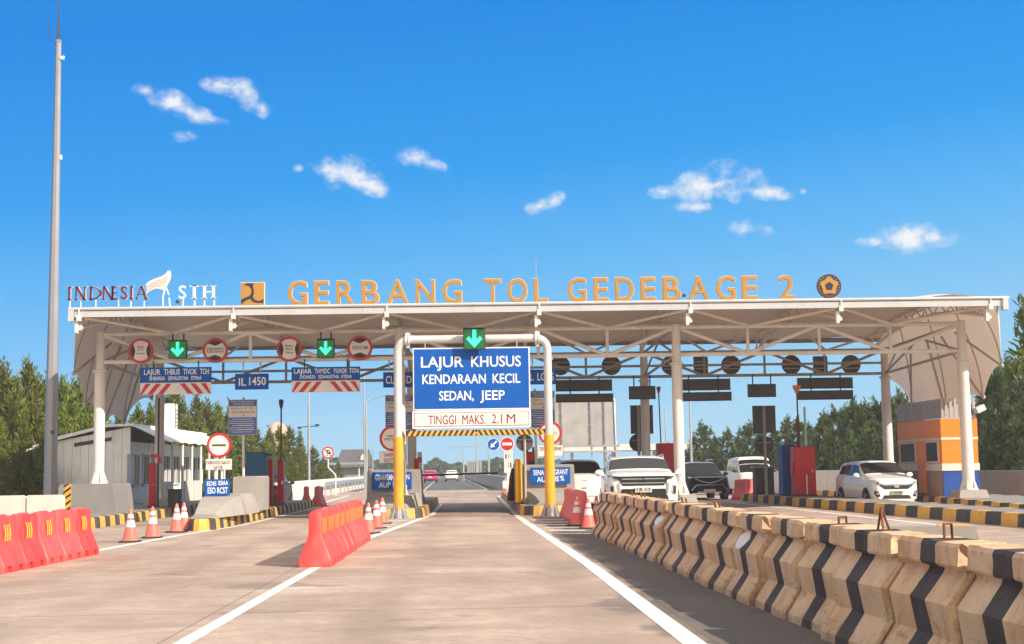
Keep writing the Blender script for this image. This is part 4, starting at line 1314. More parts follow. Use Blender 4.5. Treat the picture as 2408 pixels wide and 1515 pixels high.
island('rightmost island carrying the orange booth and the right column', [(14.35, 33.5), (18.6, 33.5), (18.6, 64), (15.6, 64), (16.0, 51), (14.9, 40)], band=0.9)

def crash_block(label, box, Y, dep, zb=0.29, slope=0.0, nose=None, sign=None, group='concrete crash blocks', m_='plain_concrete'):
    """concrete block: pixel box of its front, then depth; optional battered nose and a small blue sign"""
    c, w_, h = box_uv(*box, Y)
    ztop = P((box[0] + box[2]) / 2, box[1], Y).z
    t_ = thing('crash_block', label, 'concrete block', (c.x, Y, zb), 0, group)
    hh = ztop - zb
    m = MB()
    pf = [(-w_ / 2 - slope, 0), (w_ / 2 + slope, 0), (w_ / 2 + slope * .5, hh * 0.55), (w_ / 2, hh - 0.05), (w_ / 2 - 0.04, hh), (-w_ / 2 + 0.04, hh), (-w_ / 2, hh - 0.05), (-w_ / 2 - slope * .5, hh * 0.55)]
    m.prism(pf, 0, dep)
    m.build('block', m_, t_, 30)
    if nose:
        m = MB()
        L, z1 = nose
        rg = []
        for q in range(7):
            f_ = q / 6
            y = -L * (1 - f_)
            zz = 0.10 + (z1 - 0.10) * (1 - (1 - f_) ** 2)
            wx = w_ / 2 * (0.55 + 0.45 * f_) - 0.02
            rg.append([Vector((-wx - .12, y, 0)), Vector((wx + .12, y, 0)), Vector((wx, y, zz)), Vector((-wx, y, zz))])
        m.loft(rg); m.build('nose', 'plain_concrete', t_, 30)
    if sign:
        sb, Ys, lines = sign
        cc, sw, sh = box_uv(*sb, Ys)
        o = Vector((cc.x - c.x, Ys - Y, cc.z - zb))
        m = MB(); m.box(o, (sw, 0.04, sh)); sp_ = m.build('blue_sign', 'faded_blue', t_, 0)
        m = MB(); m.box(o + Vector((0, -0.022, 0)), (sw - .06, 0.008, sh - .06)); m.build('sign_face', 'sign_blue', sp_, 0)
        m = MB()
        k = Ys / F_; uc, vc = (sb[0] + sb[2]) / 2, (sb[1] + sb[3]) / 2
        for body, bx in lines:
            m.text(body, o.x + (bx[0] - uc) * k, o.x + (bx[2] - uc) * k, o.z + (vc - bx[3]) * k, o.z + (vc - bx[1]) * k, o.y - 0.026, 0.005, 0.014)
        m.build('lettering', 'sign_white', sp_, 0)
    return t_
t_ = crash_block('big grey block around the foot of the leftmost column', (140, 1138, 262, 1188), 45.0, 2.4, 0.29, 0.12, m_='grey_concrete')
crash_block('low wedge block with small blue sign ESO RCST on the left island', (480, 1163, 566, 1215), 40.5, 2.2, 0.29, 0.2, (2.6, 0.53), ((481, 1127, 540, 1165), 40.4, [('EDIS', (487, 1132, 509, 1142)), ('ESIAA', (514, 1131, 536, 1141)), ('ESO', (489, 1146, 507, 1160)), ('RCST', (511, 1146, 535, 1160))]))
crash_block('tall plain block behind the wedge on the left island', (548, 1120, 604, 1190), 43.6, 2.6, 0.29, 0.0)
crash_block('grey block with blue sign AUP R A behind the left portal foot', (864, 1104, 986, 1190), 47.0, 3.0, 0.29, 0.02, (2.4, 0.45), ((874, 1110, 967, 1151), 46.9, [('GBNAPEAN', (882, 1116, 926, 1129)), ('GAIN', (936, 1116, 962, 1128)), ('AUP', (891, 1133, 918, 1146)), ('R', (924, 1133, 933, 1146)), ('A', (946, 1133, 957, 1146))]))
crash_block('grey block with blue sign SENA GRANT behind the right portal foot', (1236, 1092, 1350, 1190), 47.4, 3.0, 0.29, 0.02, (1.6, 0.42), ((1246, 1099, 1340, 1138), 47.3, [('SENA', (1254, 1105, 1279, 1117)), ('GRANT', (1303, 1104, 1335, 1116)), ('AU', (1262, 1121, 1282, 1133)), ('MIE', (1294, 1120, 1314, 1132)), ('%', (1316, 1119, 1326, 1131))]))

# ================================================================== LANE MACHINES
def on_island(u, Y, z=0.30):
    c = P(u, 1150, Y)
    return (c.x, Y, z)
def cabinet(name, label, u0, v0, u1, Y, col, dep=0.7, door=True, z=0.295, trim='dark_metal', cat='toll machine', group=None):
    c, w_, h = box_uv(u0, v0, u1, v0 + 10, Y)
    zt = P((u0 + u1) / 2, v0, Y).z
    t_ = thing(name, label, cat, (c.x, Y, z), 0, group)
    m = MB(); m.rbox((0, dep / 2, (zt - z) / 2), (w_, dep, zt - z), 0.025); m.build('body', col, t_, 30)
    m = MB(); m.box((0, dep / 2, 0.03), (w_ + 0.05, dep + 0.05, 0.06)); m.build('plinth', trim, t_, 0)
    if door:
        m = MB(); m.box((0, -0.004, (zt - z) * 0.47), (w_ * 0.82, 0.012, (zt - z) * 0.78)); d = m.build('door', col, t_, 0)
        m = MB(); m.box((w_ * 0.32, -0.025, (zt - z) * 0.5), (0.03, 0.03, 0.12)); m.build('handle', 'chrome', d, 0)
    return t_, (zt - z)
t_, h = cabinet('toll_machine', 'tall dark blue machine on the left island', 578, 1063, 624, 50.0, 'machine_blue')
m = MB(); m.box((0.42, 0.2, h - 0.1), (0.3, 0.3, 0.1)); m.build('reader_arm', 'dark_metal', t_, 0)
t_, h = cabinet('ticket_post', 'slim dark red ticket post left of its taller-poled twin', 628, 1079, 640, 51.5, 'machine_red', 0.5, group='pair of red ticket posts')
t_, h = cabinet('ticket_post', 'slim red ticket post with a tall thin lamp pole', 652, 1082, 666, 51.5, 'machine_red', 0.5, group='pair of red ticket posts')
zt = P(659, 960, 51.5).z - 0.295
m = MB(); m.bar((0, 0.2, h), (0, 0.2, zt), 0.03, 8); m.build('lamp_pole', 'rust', t_)
m = MB(); m.loft([[Vector((x * a, 0.2 + y * a, z)) for x, y in ((-1, -1), (1, -1), (1, 1), (-1, 1))] for a, z in ((0.04, zt), (0.085, zt + .25), (0.06, zt + .33))]); m.build('lamp_head', 'dark_metal', t_, 0)
# old orange marker between the red posts
t_ = thing('orange_marker', 'small orange striped marker between the red ticket posts', 'marker', on_island(646, 52.2))
m = MB(); m.rbox((0, 0, 0.35), (0.2, 0.25, 0.7), 0.03); m.build('body', 'orange_patch', t_, 30)
m = MB(); m.box((0, -0.13, 0.45), (0.19, 0.012, 0.16)); m.build('band', 'cone_white', t_, 0)
t_, h = cabinet('ticket_post', 'red ticket post beside the cabin on the far left island', 350, 1089, 364, 51.0, 'machine_red', 0.6)
m = MB(); m.bar((0.25, -0.1, 0), (0.25, -0.1, 3.9), 0.035, 8); m.build('lamp_pole', 'dark_metal', t_)
m = MB(); m.box((0.14, -0.12, h + 0.25), (0.3, 0.22, 0.12)); m.box((0.3, -0.12, h + 0.1), (0.12, 0.2, 0.25)); m.build('reader_head', 'machine_red', t_, 0)
t_, h = cabinet('ticket_post', 'red ticket post beside the middle column behind the white car', 1546, 1042, 1592, 56.0, 'machine_red', 0.7)
zt = P(1546, 920, 56).z - 0.295
m = MB(); m.bar((-0.22, 0.3, h), (-0.26, 0.3, zt), 0.025, 8); m.build('lamp_pole', 'rust', t_)
m = MB(); m.loft([[Vector((-0.26 + x * a, 0.3 + y * a, z)) for x, y in ((-1, -1), (1, -1), (1, 1), (-1, 1))] for a, z in ((0.04, zt - .05), (0.085, zt + .16), (0.06, zt + .2))]); m.build('lamp_head', 'machine_red', t_, 0)
t_, h = cabinet('toll_machine', 'blue machine beside the red one on the long right island', 1838, 1047, 1874, 53.5, 'deep_blue', 0.8)
t_, h = cabinet('toll_machine', 'bright red machine with a tall orange headed pole on the long right island', 1866, 1050, 1916, 52.3, 'machine_red', 0.7)
m = MB(); m.box((-0.35, 0.3, h * 0.55), (0.22, 0.3, 0.5)); m.box((0.03, -0.06, 0.45), (0.05, 0.06, 0.75)); m.build('front_panel', 'machine_red', t_, 0)
m = MB(); m.box((0.02, -0.1, 0.42), (0.05, 0.02, 0.72)); m.build('white_strip', 'sign_white', t_, 0)
zt = P(1880, 920, 52.3).z - 0.295
m = MB(); m.bar((-0.14, 0.3, h), (-0.14, 0.3, zt), 0.03, 8); m.bar((-0.14, 0.3, h), (-0.14, 0.3, h + 1.1), 0.055, 8); m.build('lamp_pole', 'rust', t_)
m = MB(); m.loft([[Vector((-0.14 + x * a, 0.3 + y * a, z)) for x, y in ((-1, -1), (1, -1), (1, 1), (-1, 1))] for a, z in ((0.05, zt - .05), (0.13, zt + .18), (0.12, zt + .24))]); m.build('lamp_head', 'orange_patch', t_, 0)
t_ = thing('steel_pole', 'thin grey steel pole right of the red machine', 'pole', on_island(1898, 54.5))
m = MB(); m.bar((0, 0, 0), (0, 0, P(1898, 957, 54.5).z - 0.3), 0.045, 10); m.box((0, 0, .02), (.25, .25, .04)); m.build('shaft', 'galvanised', t_)
t_, h = cabinet('control_cabinet', 'dark grey cabinet under the upright board on the right island', 1776, 1100, 1819, 56.5, 'sign_back', 0.7, cat='cabinet')
m = MB(); m.box((0, 0.35, h + 0.03), (0.85, 0.85, 0.06)); m.build('cap', 'shade_steel', t_, 0)
# right of the middle lane: yellow bollard, grey pillar, red reader
t_ = thing('yellow_bollard', 'stout yellow bollard at the middle right island', 'bollard', on_island(1219, 47.2))
m = MB(); m.lathe([(0.13, 0), (0.13, 1.42), (0.115, 1.46), (0.0, 1.5)], 20); m.build('post', 'yellow_paint', t_)
m = MB(); m.lathe([(0.15, 0), (0.15, 0.05)], 20); m.build('base_ring', 'dark_metal', t_)
t_, h = cabinet('toll_machine', 'dark red reader standing behind the grey block by the right portal foot', 1233, 1062, 1262, 50.8, 'machine_red', 0.5)
m = MB(); m.box((-0.12, .2, h + 0.05), (0.08, 0.2, 0.12)); m.box((0.1, .2, h + 0.08), (0.07, 0.2, 0.18)); m.box((0.02, -0.01, h * 0.75), (0.2, 0.03, 0.22)); m.build('reader_head', 'dark_metal', t_, 0)
t_, h = cabinet('toll_machine', 'red machine just left of the striped barrier post in the middle lane', 974, 1078, 984, 52.0, 'machine_red', 0.5)
# barrier with arm across the middle lane
c = P(987, 1150, 54.0)
t_ = thing('boom_gate', 'barrier with a thin arm lowered across the middle lane', 'barrier gate', (c.x, 54.0, 0.295))
hz = P(987, 1063, 54).z - 0.295
m = MB(); m.rbox((0, 0, hz / 2), (0.16, 0.3, hz), 0.02); m.build('housing', 'sign_cream', t_, 30)
m = MB()
for z in (hz - 0.3, hz - 0.75):
    m.box((0, -0.152, z), (0.162, 0.006, 0.2))
m.build('red_band', 'sign_red', t_, 0)
m = MB(); m.tube([(0.0, 0.2, 0.98), (3.0, 0.2, 1.03)], 0.035, 8); m.build('arm', 'rust', t_)
t_ = thing('barrier_box', 'black barrier housing leaning at the middle right island edge', 'barrier gate', on_island(1205, 52.0))
m = MB(); m.prism([(-0.2, 0), (0.16, 0), (0.2, 0.9), (0.16, 1.15), (-0.02, 1.2), (-0.1, 0.85)], 0, 0.45); m.build('housing', 'black_paint', t_, 30)
m = MB(); m.bar((-0.15, -0.02, 0.05), (-0.04, -0.02, 0.9), 0.02, 6); m.build('reflector_strip', 'sign_red', t_)

# chevron delineator by the far left
c = P(157, 1176, 43.5)
t_ = thing('chevron_post', 'upright yellow and black striped marker by the left column block', 'marker', (c.x, 43.5, 0.29))
z1 = P(157, 1137, 43.5).z - 0.29
m = MB().mat(0); m.prism([(-0.10, 0), (0.12, 0), (0.12, z1), (0.05, z1), (-0.10, z1 - 0.22)], 0, 0.03)
m.mat(1)
for j in range(5):
    z = 0.02 + j * 0.2
    m.prism([(-0.10, z), (-0.10, z + 0.08), (0.12, min(z + 0.24, z1)), (0.12, min(z + 0.16, z1))], -0.005, -0.001)
m.build('striped_panel', ['yellow_paint', 'black_paint'], t_, 0)
m = MB(); m.prism([(-0.2, 0), (-0.10, 0), (-0.10, z1 - 0.22), (-0.16, z1 - 0.4)], 0.04, 0.12); m.build('side_panel', 'black_paint', t_, 0)

# ================================================================== PLASTIC WATER BARRIERS
def barrier_mesh(L=0.98, col='red_plastic'):
    """one hollow plastic unit along Y, waisted profile, ribs, fork slots"""
    m = MB()
    st = []
    def sec(y, ins, zb, k=1.0):
        pr = [(0.255, 0.0), (0.255, 0.11), (0.235, 0.15), (0.125, 0.42), (0.10, 0.50), (0.092, 0.80), (0.075, 0.845)]
        left = [(-(x - ins * (0.4 if i in (0, 1) else 1.0)) * k, max(z, zb)) for i, (x, z) in enumerate(pr)]
        rt = [(-x, z) for x, z in reversed(left)]
        return [Vector((x, y, z)) for x, z in left + rt]
    h = L / 2
    lay = [(-h, 0.03, 0, .96), (-h + 0.02, 0, 0, 1)]
    for g_ in (-0.24, 0.0, 0.24):
        for (d, ins) in ((-0.055, 0), (-0.03, 0.018), (0.03, 0.018), (0.055, 0)):
            lay.append((g_ + d, ins, 0, 1))
    for s_ in (-0.26, 0.26):
        pass
    lay += [(h - 0.02, 0, 0, 1), (h, 0.03, 0, .96)]
    lay.sort()
    fin = []
    for (y, ins, zb, k) in lay:
        fin.append((y, ins, zb, k))
    for s_ in (-0.25, 0.25):
        for (a, zb) in ((-0.0851, 0.0), (-0.085, 0.10), (0.085, 0.10), (0.0851, 0.0)):
            y = s_ + a
            # interpolate groove depth
            ins = 0.018 if abs(abs(y) - 0.24) < 0.03 else 0.0
            fin = [f_ for f_ in fin if not (abs(f_[0] - y) < 1e-5)]
            fin.append((y, ins, zb, 1))
    fin.sort()
    fin2 = []
    for (y, ins, zb, k) in fin:
        if zb == 0 and any(abs(y - s_) < 0.085 for s_ in (-0.25, 0.25)):
            zb = 0.10
        fin2.append((y, ins, zb, k))
    m.loft([sec(*f_) for f_ in fin2])
    return m
def barrier_unit(name, label, loc, rz, col, patch=None, group=None):
    t_ = thing(name, label, 'road barrier', loc, rz, group)
    barrier_mesh().build('shell', col, t_, 40)
    m = MB(); m.tube([(0, -0.2, 0.843), (0, 0.2, 0.843)], 0.035, 8); m.lathe([(0.06, 0.84), (0.06, 0.862), (0.02, 0.868)], 12, (0, -0.3, 0)); m.build('filler_cap', col, t_, 40)
    if patch == 'arcs':
        for s_ in (-1, 1):
            for j in range(3):
                m = MB()
                y = -0.16 + j * 0.10
                pts = [(s_ * (0.128 - 0.02 * q), y + 0.05 * math.sin(q * math.pi), 0.47 + 0.25 * q) for q in [k / 6 for k in range(7)]]
                for a, b_ in zip(pts[:-1], pts[1:]):
                    m.add([(a[0], a[1], a[2]), (a[0], a[1] + 0.06, a[2]), (b_[0], b_[1] + 0.06, b_[2]), (b_[0], b_[1], b_[2])], [(0, 1, 2, 3)])
                m.build('reflector', 'yellow_patch', t_, 0)
    elif patch == 'bars':
        for s_ in (-1, 1):
            for y in (-0.24, 0.0, 0.24):
                m = MB(); m.box((s_ * 0.1, y, 0.62), (0.02, 0.1, 0.24))
                m.build('reflector', 'orange_patch', t_, 0)
    return t_
places = ['nearest red plastic barrier of the left row, cut by the picture edge', 'red plastic barrier with yellow stripes, second from the picture edge', 'red plastic barrier with yellow stripes, middle unit of the left row', 'red plastic barrier with yellow stripes, fourth from the picture edge', 'red plastic barrier with yellow stripes, second from the cones end of the left row', 'farthest red plastic barrier of the left row, nearest the cones']
base = None
for i, lab in enumerate(places):
    y = 21.15 + i * 1.0
    x = -7.35 + i * 0.022
    if base is None:
        base = barrier_unit('plastic_barrier', lab, (x, y, 0), R(-1.5), 'red_plastic', 'arcs', 'red plastic barriers in the left row')
    else:
        dup(base, (x, y, 0), R(-1.5 + rnd.uniform(-1.5, 1.5)), lab)
base = None
words = ['nearest', 'second', 'third', 'fourth', 'fifth', 'sixth', 'seventh', 'farthest']
for i in range(8):
    y = 22.4 + i * 1.02
    lab = '%s red plastic barrier of the row pointing at the left portal post' % words[i]
    x = -2.45 + 0.0 * i
    if base is None:
        base = barrier_unit('plastic_barrier', lab, (x, y, 0), R(rnd.uniform(-2, 2)), 'red_plastic', 'bars', 'red plastic barriers in the middle row')
    else:
        dup(base, (x, y, 0), R(rnd.uniform(-2.5, 2.5)), lab)
base = None
for i in range(6):
    lab = '%s faded red barrier beside the right yellow portal foot' % (['nearest', 'second nearest', 'third nearest', 'third farthest', 'second farthest', 'farthest'][i])
    if base is None:
        base = barrier_unit('plastic_barrier', lab, (2.83, 36.9, 0), 0, 'faded_plastic', None, 'faded plastic barriers right of the portal')
    else:
        dup(base, (2.83, 36.9 + i * 1.0, 0), R(rnd.uniform(-2, 2)), lab)
p = G(716, 1193)
b0 = barrier_unit('plastic_barrier', 'dull red plastic barrier at the far tip of the left island, left of two', (-7.15, 60.8, 0), R(4), 'faded_plastic', None, 'pair of dull barriers past the left island')
dup(b0, (-6.6, 60.6, 0), R(-5), 'dull red plastic barrier at the far tip of the left island, right of two')
b0 = barrier_unit('plastic_barrier', 'pale red barrier between the black car and the white minibus, front one', (11.45, 60.2, 0), R(12), 'faded_plastic', None, 'pair of pale barriers by the black car')
dup(b0, (11.9, 61.3, 0), R(20), 'pale red barrier between the black car and the white minibus, rear one')

# ================================================================== CONES
def cone(label, loc, rz=0):
    t_ = thing('traffic_cone', label, 'traffic cone', loc, rz, 'orange and white traffic cones')
    m = MB(); m.rbox((0, 0, 0.02), (0.44, 0.44, 0.04), 0.015); m.build('base', 'black_paint', t_, 0)
    r_ = lambda z: 0.165 - 0.135 * (z - 0.04) / 0.68
    m = MB(); m.lathe([(r_(.04) + .02, .04), (r_(.06), .06), (r_(.70), .70), (r_(.72) - .004, .72), (0.018, .722), (0.018, .6)], 24); m.build('body', 'cone_orange', t_, 40)
    for z0, z1 in ((0.33, 0.47), (0.53, 0.61)):
        m = MB(); m.lathe([(r_(z0) + .003, z0), (r_(z1) + .003, z1)], 24); m.build('band', 'cone_white', t_, 60)
    return t_
CO = [((306, 1275), 'traffic cone left of the others in the left lane, nearest the red row'), ((358, 1265), 'traffic cone second from the red row in the left lane'), ((415, 1252), 'traffic cone just left of the yellow island nose, front one'), ((432, 1247), 'traffic cone touching the yellow island nose, rear one'),
      ((838, 1262), 'traffic cone half hidden behind the end of the middle red row'), ((866, 1255), 'nearest full traffic cone left of the left portal post'), ((885, 1243), 'tallest looking middle cone left of the left portal post'), ((899, 1232), 'farthest traffic cone close to the left portal post'),
      ((1357, 1236), 'traffic cone in front of the faded red barriers, leftmost on the right side'), ((1384, 1243), 'traffic cone at the end of the yellow concrete row, front one'), ((1403, 1232), 'traffic cone mostly behind the end of the yellow concrete row')]
cb = None
for (uv, lab) in CO:
    q = G(*uv)
    loc = (q.x, q.y, 0)
    cb0 = cone(lab, loc, rnd.uniform(-.3, .3)) if cb is None else dup(cb, loc, rnd.uniform(-.4, .4), lab)
    cb = cb or cb0
q = G(1265, 1152)
dup(cb, (1.9, 84, 0), 0.2, 'tiny far traffic cone beyond the yellow bollard')

# ================================================================== YELLOW CONCRETE BARRIERS
def jersey_mesh(seed, L=1.31):
    rr = random.Random(seed)
    m = MB()
    pr = [(0.37, 0.0), (0.365, 0.07), (0.222, 0.275), (0.262, 0.515), (0.122, 0.705), (0.115, 0.735), (0.165, 0.745), (0.178, 0.765), (0.174, 0.885), (0.150, 0.915)]
    n = 13
    rings = []
    ys = [-L / 2, -L / 2 + 0.035] + [-L / 2 + 0.035 + (L - 0.07) * k / (n - 3) for k in range(1, n - 3)] + [L / 2 - 0.035, L / 2]
    for i, y in enumerate(ys):
        e = 0.03 if i in (0, len(ys) - 1) else 0.0
        pts = []
        for sx in (-1, 1):
            seq = pr if sx == -1 else list(reversed(pr))
            for (x, z) in seq:
                j = 0.006
                chip = 0.0
                if e and rr.random() < 0.45:
                    chip = rr.uniform(0, 0.075)
                pts.append(Vector((sx * (x - e - chip + rr.uniform(-j, j)), y + rr.uniform(-j, j) - (1 if y > 0 else -1) * chip, z - (e * 0.7 if z > 0.85 else 0) - (chip if z > 0.8 else 0) + (rr.uniform(-j, j) if z > 0 else 0))))
        rings.append(pts)
    m.loft(rings)
    return m
jl = ['yellow concrete barrier nearest the camera, mostly outside the picture', 'large yellow concrete barrier cut by the right picture edge', 'yellow concrete barrier with a bent steel loop, second from the right edge', 'yellow concrete barrier with a tall triangular steel loop on top', 'yellow concrete barrier with a small square steel loop, left of the triangular loop', 'yellow concrete barrier right of the bright gap in the row', 'yellow concrete barrier with a round white patch', 'yellow concrete barrier left of the white patched one, cracked at its end',
      'yellow concrete barrier with a rusty stub on top, mid row', 'ninth yellow concrete barrier from the far end of the row', 'eighth yellow concrete barrier from the far end of the row', 'yellow concrete barrier with a small pale patch, seventh from the far end', 'sixth yellow concrete barrier from the far end of the row', 'fifth yellow concrete barrier from the far end of the row', 'fourth yellow concrete barrier from the far end of the row', 'third yellow concrete barrier from the far end of the row', 'yellow concrete barrier next to the far end one', 'yellow concrete barrier at the far end of the row beside the cones']
loops = {2: 'bent', 3: 'tri', 4: 'sq', 8: 'stub', 10: 'stub', 13: 'stub', 14: 'stub'}
jx = lambda y: 3.36 - 0.0185 * (y - 8.5)
for i, lab in enumerate(jl):
    y = 7.1 + 1.395 * i
    t_ = thing('concrete_barrier', lab, 'concrete barrier', (jx(y) + rnd.uniform(-.04, .04), y, 0), R(1.05 + rnd.uniform(-2.2, 2.2)), 'yellow and black concrete barriers in the right row')
    jersey_mesh(i).build('block', 'weathered_yellow_concrete', t_, 14)
    k = loops.get(i)
    if k:
        m = MB()
        if k == 'tri':
            m.tube([(-.05, -.12, .9), (-.02, 0.0, 1.09), (0.0, .16, .9)], 0.010, 6); m.bar((-.05, -.12, .91), (0.05, .0, .91), 0.010, 6); m.bar((0.05, 0, .9), (-.02, 0, 1.1), 0.010, 6)
        elif k == 'bent':
            m.tube([(-.05, -.03, .9), (-.04, 0.0, 1.02), (0.02, .02, 1.02), (0.06, .12, .9)], 0.010, 6)
        elif k == 'sq':
            m.tube([(-.05, -.05, .9), (-.05, -.05, .975), (0.05, .05, .975), (0.05, .05, .9)], 0.012, 6)
        else:
            m.bar((-.03, 0, .9), (-.05, .02, 1.0), 0.016, 6); m.bar((.03, .02, .9), (.02, .05, .98), 0.016, 6)
        m.build('lifting_loop', 'rust', t_)
    if i in (6, 11):
        m = MB()
        r_ = 0.115 if i == 6 else 0.09
        a0 = [(0.27 * (1 + .05 * math.sin(5 * a)) * math.cos(a), r_ * .8 * (1 + .06 * math.cos(4 * a)) * math.sin(a)) for a in [2 * math.pi * j / 22 for j in range(22)]]
        cy, cz = (0.36 if i == 6 else -0.3), 0.625
        xx = lambda z: -(0.122 + (0.705 - z) * 0.737) - 0.014
        m.loft([[Vector((xx(cz + b_) , cy + a, cz + b_)) for a, b_ in a0], [Vector((xx(cz + b_) + 0.04, cy + a, cz + b_)) for a, b_ in a0]])
        m.build('white_patch', 'cone_white', t_, 0)
# fallen kerb piece behind the row
t_ = thing('kerb_piece', 'loose grey kerb piece with a yellow end lying behind the concrete row', 'kerb stone', (4.75, 15.6, 0), R(75))
m = MB(); m.box((0, 0, .38), (0.42, 1.9, 0.76), None, .8); m.build('stone', 'plain_concrete', t_, 0)
m = MB(); m.box((0, -0.55, .40), (0.37, 0.42, 0.735), None, .83); m.build('yellow_band', 'kerb_yellow', t_, 0)

# ================================================================== WALLS AND BARRIERS ALONG THE ROAD
def wall(name, label, pts, h, wd, m_, cat='concrete wall', cap=None, seg=None):
    """jersey style wall along a polyline"""
    c = Vector((*pts[0], 0))
    t_ = thing(name, label, cat, c)
    n = 0
    mb = MB()
    for a, b_ in zip(pts[:-1], pts[1:]):
        a, b_ = Vector((*a, 0)) - c, Vector((*b_, 0)) - c
        d = (b_ - a).normalized(); nn = Vector((-d.y, d.x, 0))
        L = (b_ - a).length
        k = max(1, int(L / (seg or L)))
        for j in range(k):
            p, q = a + d * (L * j / k + .012), a + d * (L * (j + 1) / k - .012)
            pf = [(-wd / 2, 0), (-wd / 2, h * .12), (-wd * .28, h * .42), (-wd * .2, h - .03), (-wd * .16, h), (wd * .16, h), (wd * .2, h - .03), (wd * .28, h * .42), (wd / 2, h * .12), (wd / 2, 0)]
            mb.loft([[p + nn * x + Vector((0, 0, z)) for x, z in pf], [q + nn * x + Vector((0, 0, z)) for x, z in pf]])
    mb.build('wall_body', m_, t_, 30)
    return t_
wall('roadside_wall', 'long pale concrete wall beyond the left toll lane', [(-8.75, 62), (-9.15, 80), (-9.95, 122), (-13, 290)], 1.02, 0.5, 'pale_concrete', seg=6)
gp = thing('guardrail', 'steel guardrail on posts running in front of the far left wall', 'guardrail', (-9.0, 84, 0))
m = MB(); m.loft([[Vector((x0 + dx_, y0, z)) for dx_, z in ((0, .62), (.06, .67), (.0, .74), (.06, .81), (0, .88), (-.03, .75))] for x0, y0 in ((0.25, 0), (-0.5, 40), (-1.6, 100))]); m.build('rail', 'galvanised', gp, 0)
for j in range(14):
    m = MB(); m.box((0.22 - j * 0.075, j * 4.0, 0.42), (0.08, 0.1, 0.84)); m.build('post', 'galvanised', gp, 0)
wall('roadside_wall', 'grey concrete wall along the right edge behind the orange booth', [(20.4, 47), (20.0, 56), (19.4, 62)], 1.12, 0.55, 'grey_concrete', seg=4)
wall('roadside_wall', 'pale concrete wall between the red machine and the white hatchback', [(19.4, 62.2), (17.2, 74), (14.8, 92), (11, 140)], 1.15, 0.55, 'pale_concrete', seg=5)
wall('median_barrier', 'grey concrete median barrier beyond the toll lanes', [(2.3, 97), (1.9, 112), (rx(1.9, 190), 190), (rx(1.9, 330), 330)], 0.95, 0.6, 'plain_concrete', 'concrete barrier', seg=4)
# white barrier blocks at the far left
for (u0, u1, lab) in ((-40, 62, 'white concrete barrier block cut by the left picture edge'), (64, 151, 'white concrete barrier block with a rounded end beside the striped marker')):
    a, b_ = P(u0, 1200, 42), P(u1, 1200, 42)
    w_ = b_.x - a.x
    t_ = thing('white_barrier', lab, 'concrete barrier', ((a.x + b_.x) / 2, 42, 0), 0, 'white concrete barriers at the far left')
    zt = P(100, 1164, 42).z
    m = MB()
    pf = [(-w_ / 2 + .01, 0), (w_ / 2 - .01, 0), (w_ / 2 - .01, zt - .1), (w_ / 2 - .04, zt - .03), (w_ / 2 - .12, zt), (-w_ / 2 + .05, zt), (-w_ / 2 + .01, zt - .03)]
    m.prism(pf, -0.1, 0.12); m.build('block', 'pale_concrete', t_, 30)
    m = MB(); m.box((0, 0, .09), (w_ - .03, 0.5, 0.18), None, 0.9); m.build('foot', 'pale_concrete', t_, 0)

# ================================================================== MASTS, LAMPS, SMALL SIGNS
Ym = 50.0
c = P(118, 1150, Ym)
zt = P(126, 97, Ym).z
t_ = thing('lighting_mast', 'very tall tapered grey mast at the left with a lightning rod', 'mast', (c.x, Ym, 0))
m = MB(); m.loft([[Vector((r_ * math.cos(2 * math.pi * (j + .5) / 8), r_ * math.sin(2 * math.pi * (j + .5) / 8), z)) for j in range(8)] for r_, z in ((.235, 0), (.205, 5), (.15, 11), (.105, zt))]); m.build('shaft', 'mast_grey', t_, 10)
m = MB(); m.lathe([(.3, 0), (.3, .04)], 16); m.lathe([(.12, zt - .05), (.13, zt), (.05, zt + .06)], 12); m.build('collar', 'galvanised', t_)
m = MB(); m.bar((0, 0, zt), (0, 0, zt + .75), .055, 8, .04); m.bar((0, 0, zt + .7), (0, 0, zt + 1.55), .03, 8, .012); m.build('lightning_rod', 'dark_metal', t_)
m = MB(); m.bar((-.05, 0, zt - .1), (-.36, 0, zt + .15), .014, 6); m.bar((-.36, 0, zt + .1), (-.36, 0, zt + .85), .01, 6); m.bar((-.05, 0, zt + .1), (-.3, 0, zt + .5), .008, 5); m.build('side_aerial', 'dark_metal', t_)
m = MB(); m.box((.16, -.05, zt - .65), (.12, .12, .1)); m.sphere((.21, -.08, zt - .62), .05, 8, 6); m.box((.17, -.03, zt - 4.3), (.07, .1, .16)); m.build('sensor', 'sign_white', t_)
m = MB(); m.box((.1, -.2, 3.0), (.1, .06, .12)); m.build('junction_box', 'dark_metal', t_, 0)

def lamp(name, label, u, vt, Y, arm=None, r_=.06, dbl=False, cat='street lamp', zb=0.0, group=None, mt='galvanised'):
    c = P(u, vt, Y)
    t_ = thing(name, label, cat, (c.x, Y, zb), 0, group)
    zt = c.z - zb
    m = MB(); m.bar((0, 0, 0), (0, 0, zt), r_ * 1.25, 8, r_ * .7); m.build('pole', mt, t_)
    if arm:
        sides = (-1, 1) if dbl else (1 if arm > 0 else -1,)
        for s_ in sides:
            L = abs(arm)
            m = MB()
            m.tube([(0, 0, zt - .02)] + [(s_ * L * q, 0, zt + (0 if dbl else .5) * math.sin(q * math.pi / 2)) for q in (.15, .4, .7, 1)], r_ * .6, 6); m.build('arm', mt, t_)
            m = MB(); m.box((s_ * (L + .25), 0, zt + (0 if dbl else .5) - .02), (.6, .25, .1)); m.build('lamp_head', mt, t_, 0)
    return t_
t_ = lamp('camera_pole', 'slim grey camera pole seen below the second chevron board', 726, 920, 92, None, .09, cat='pole')
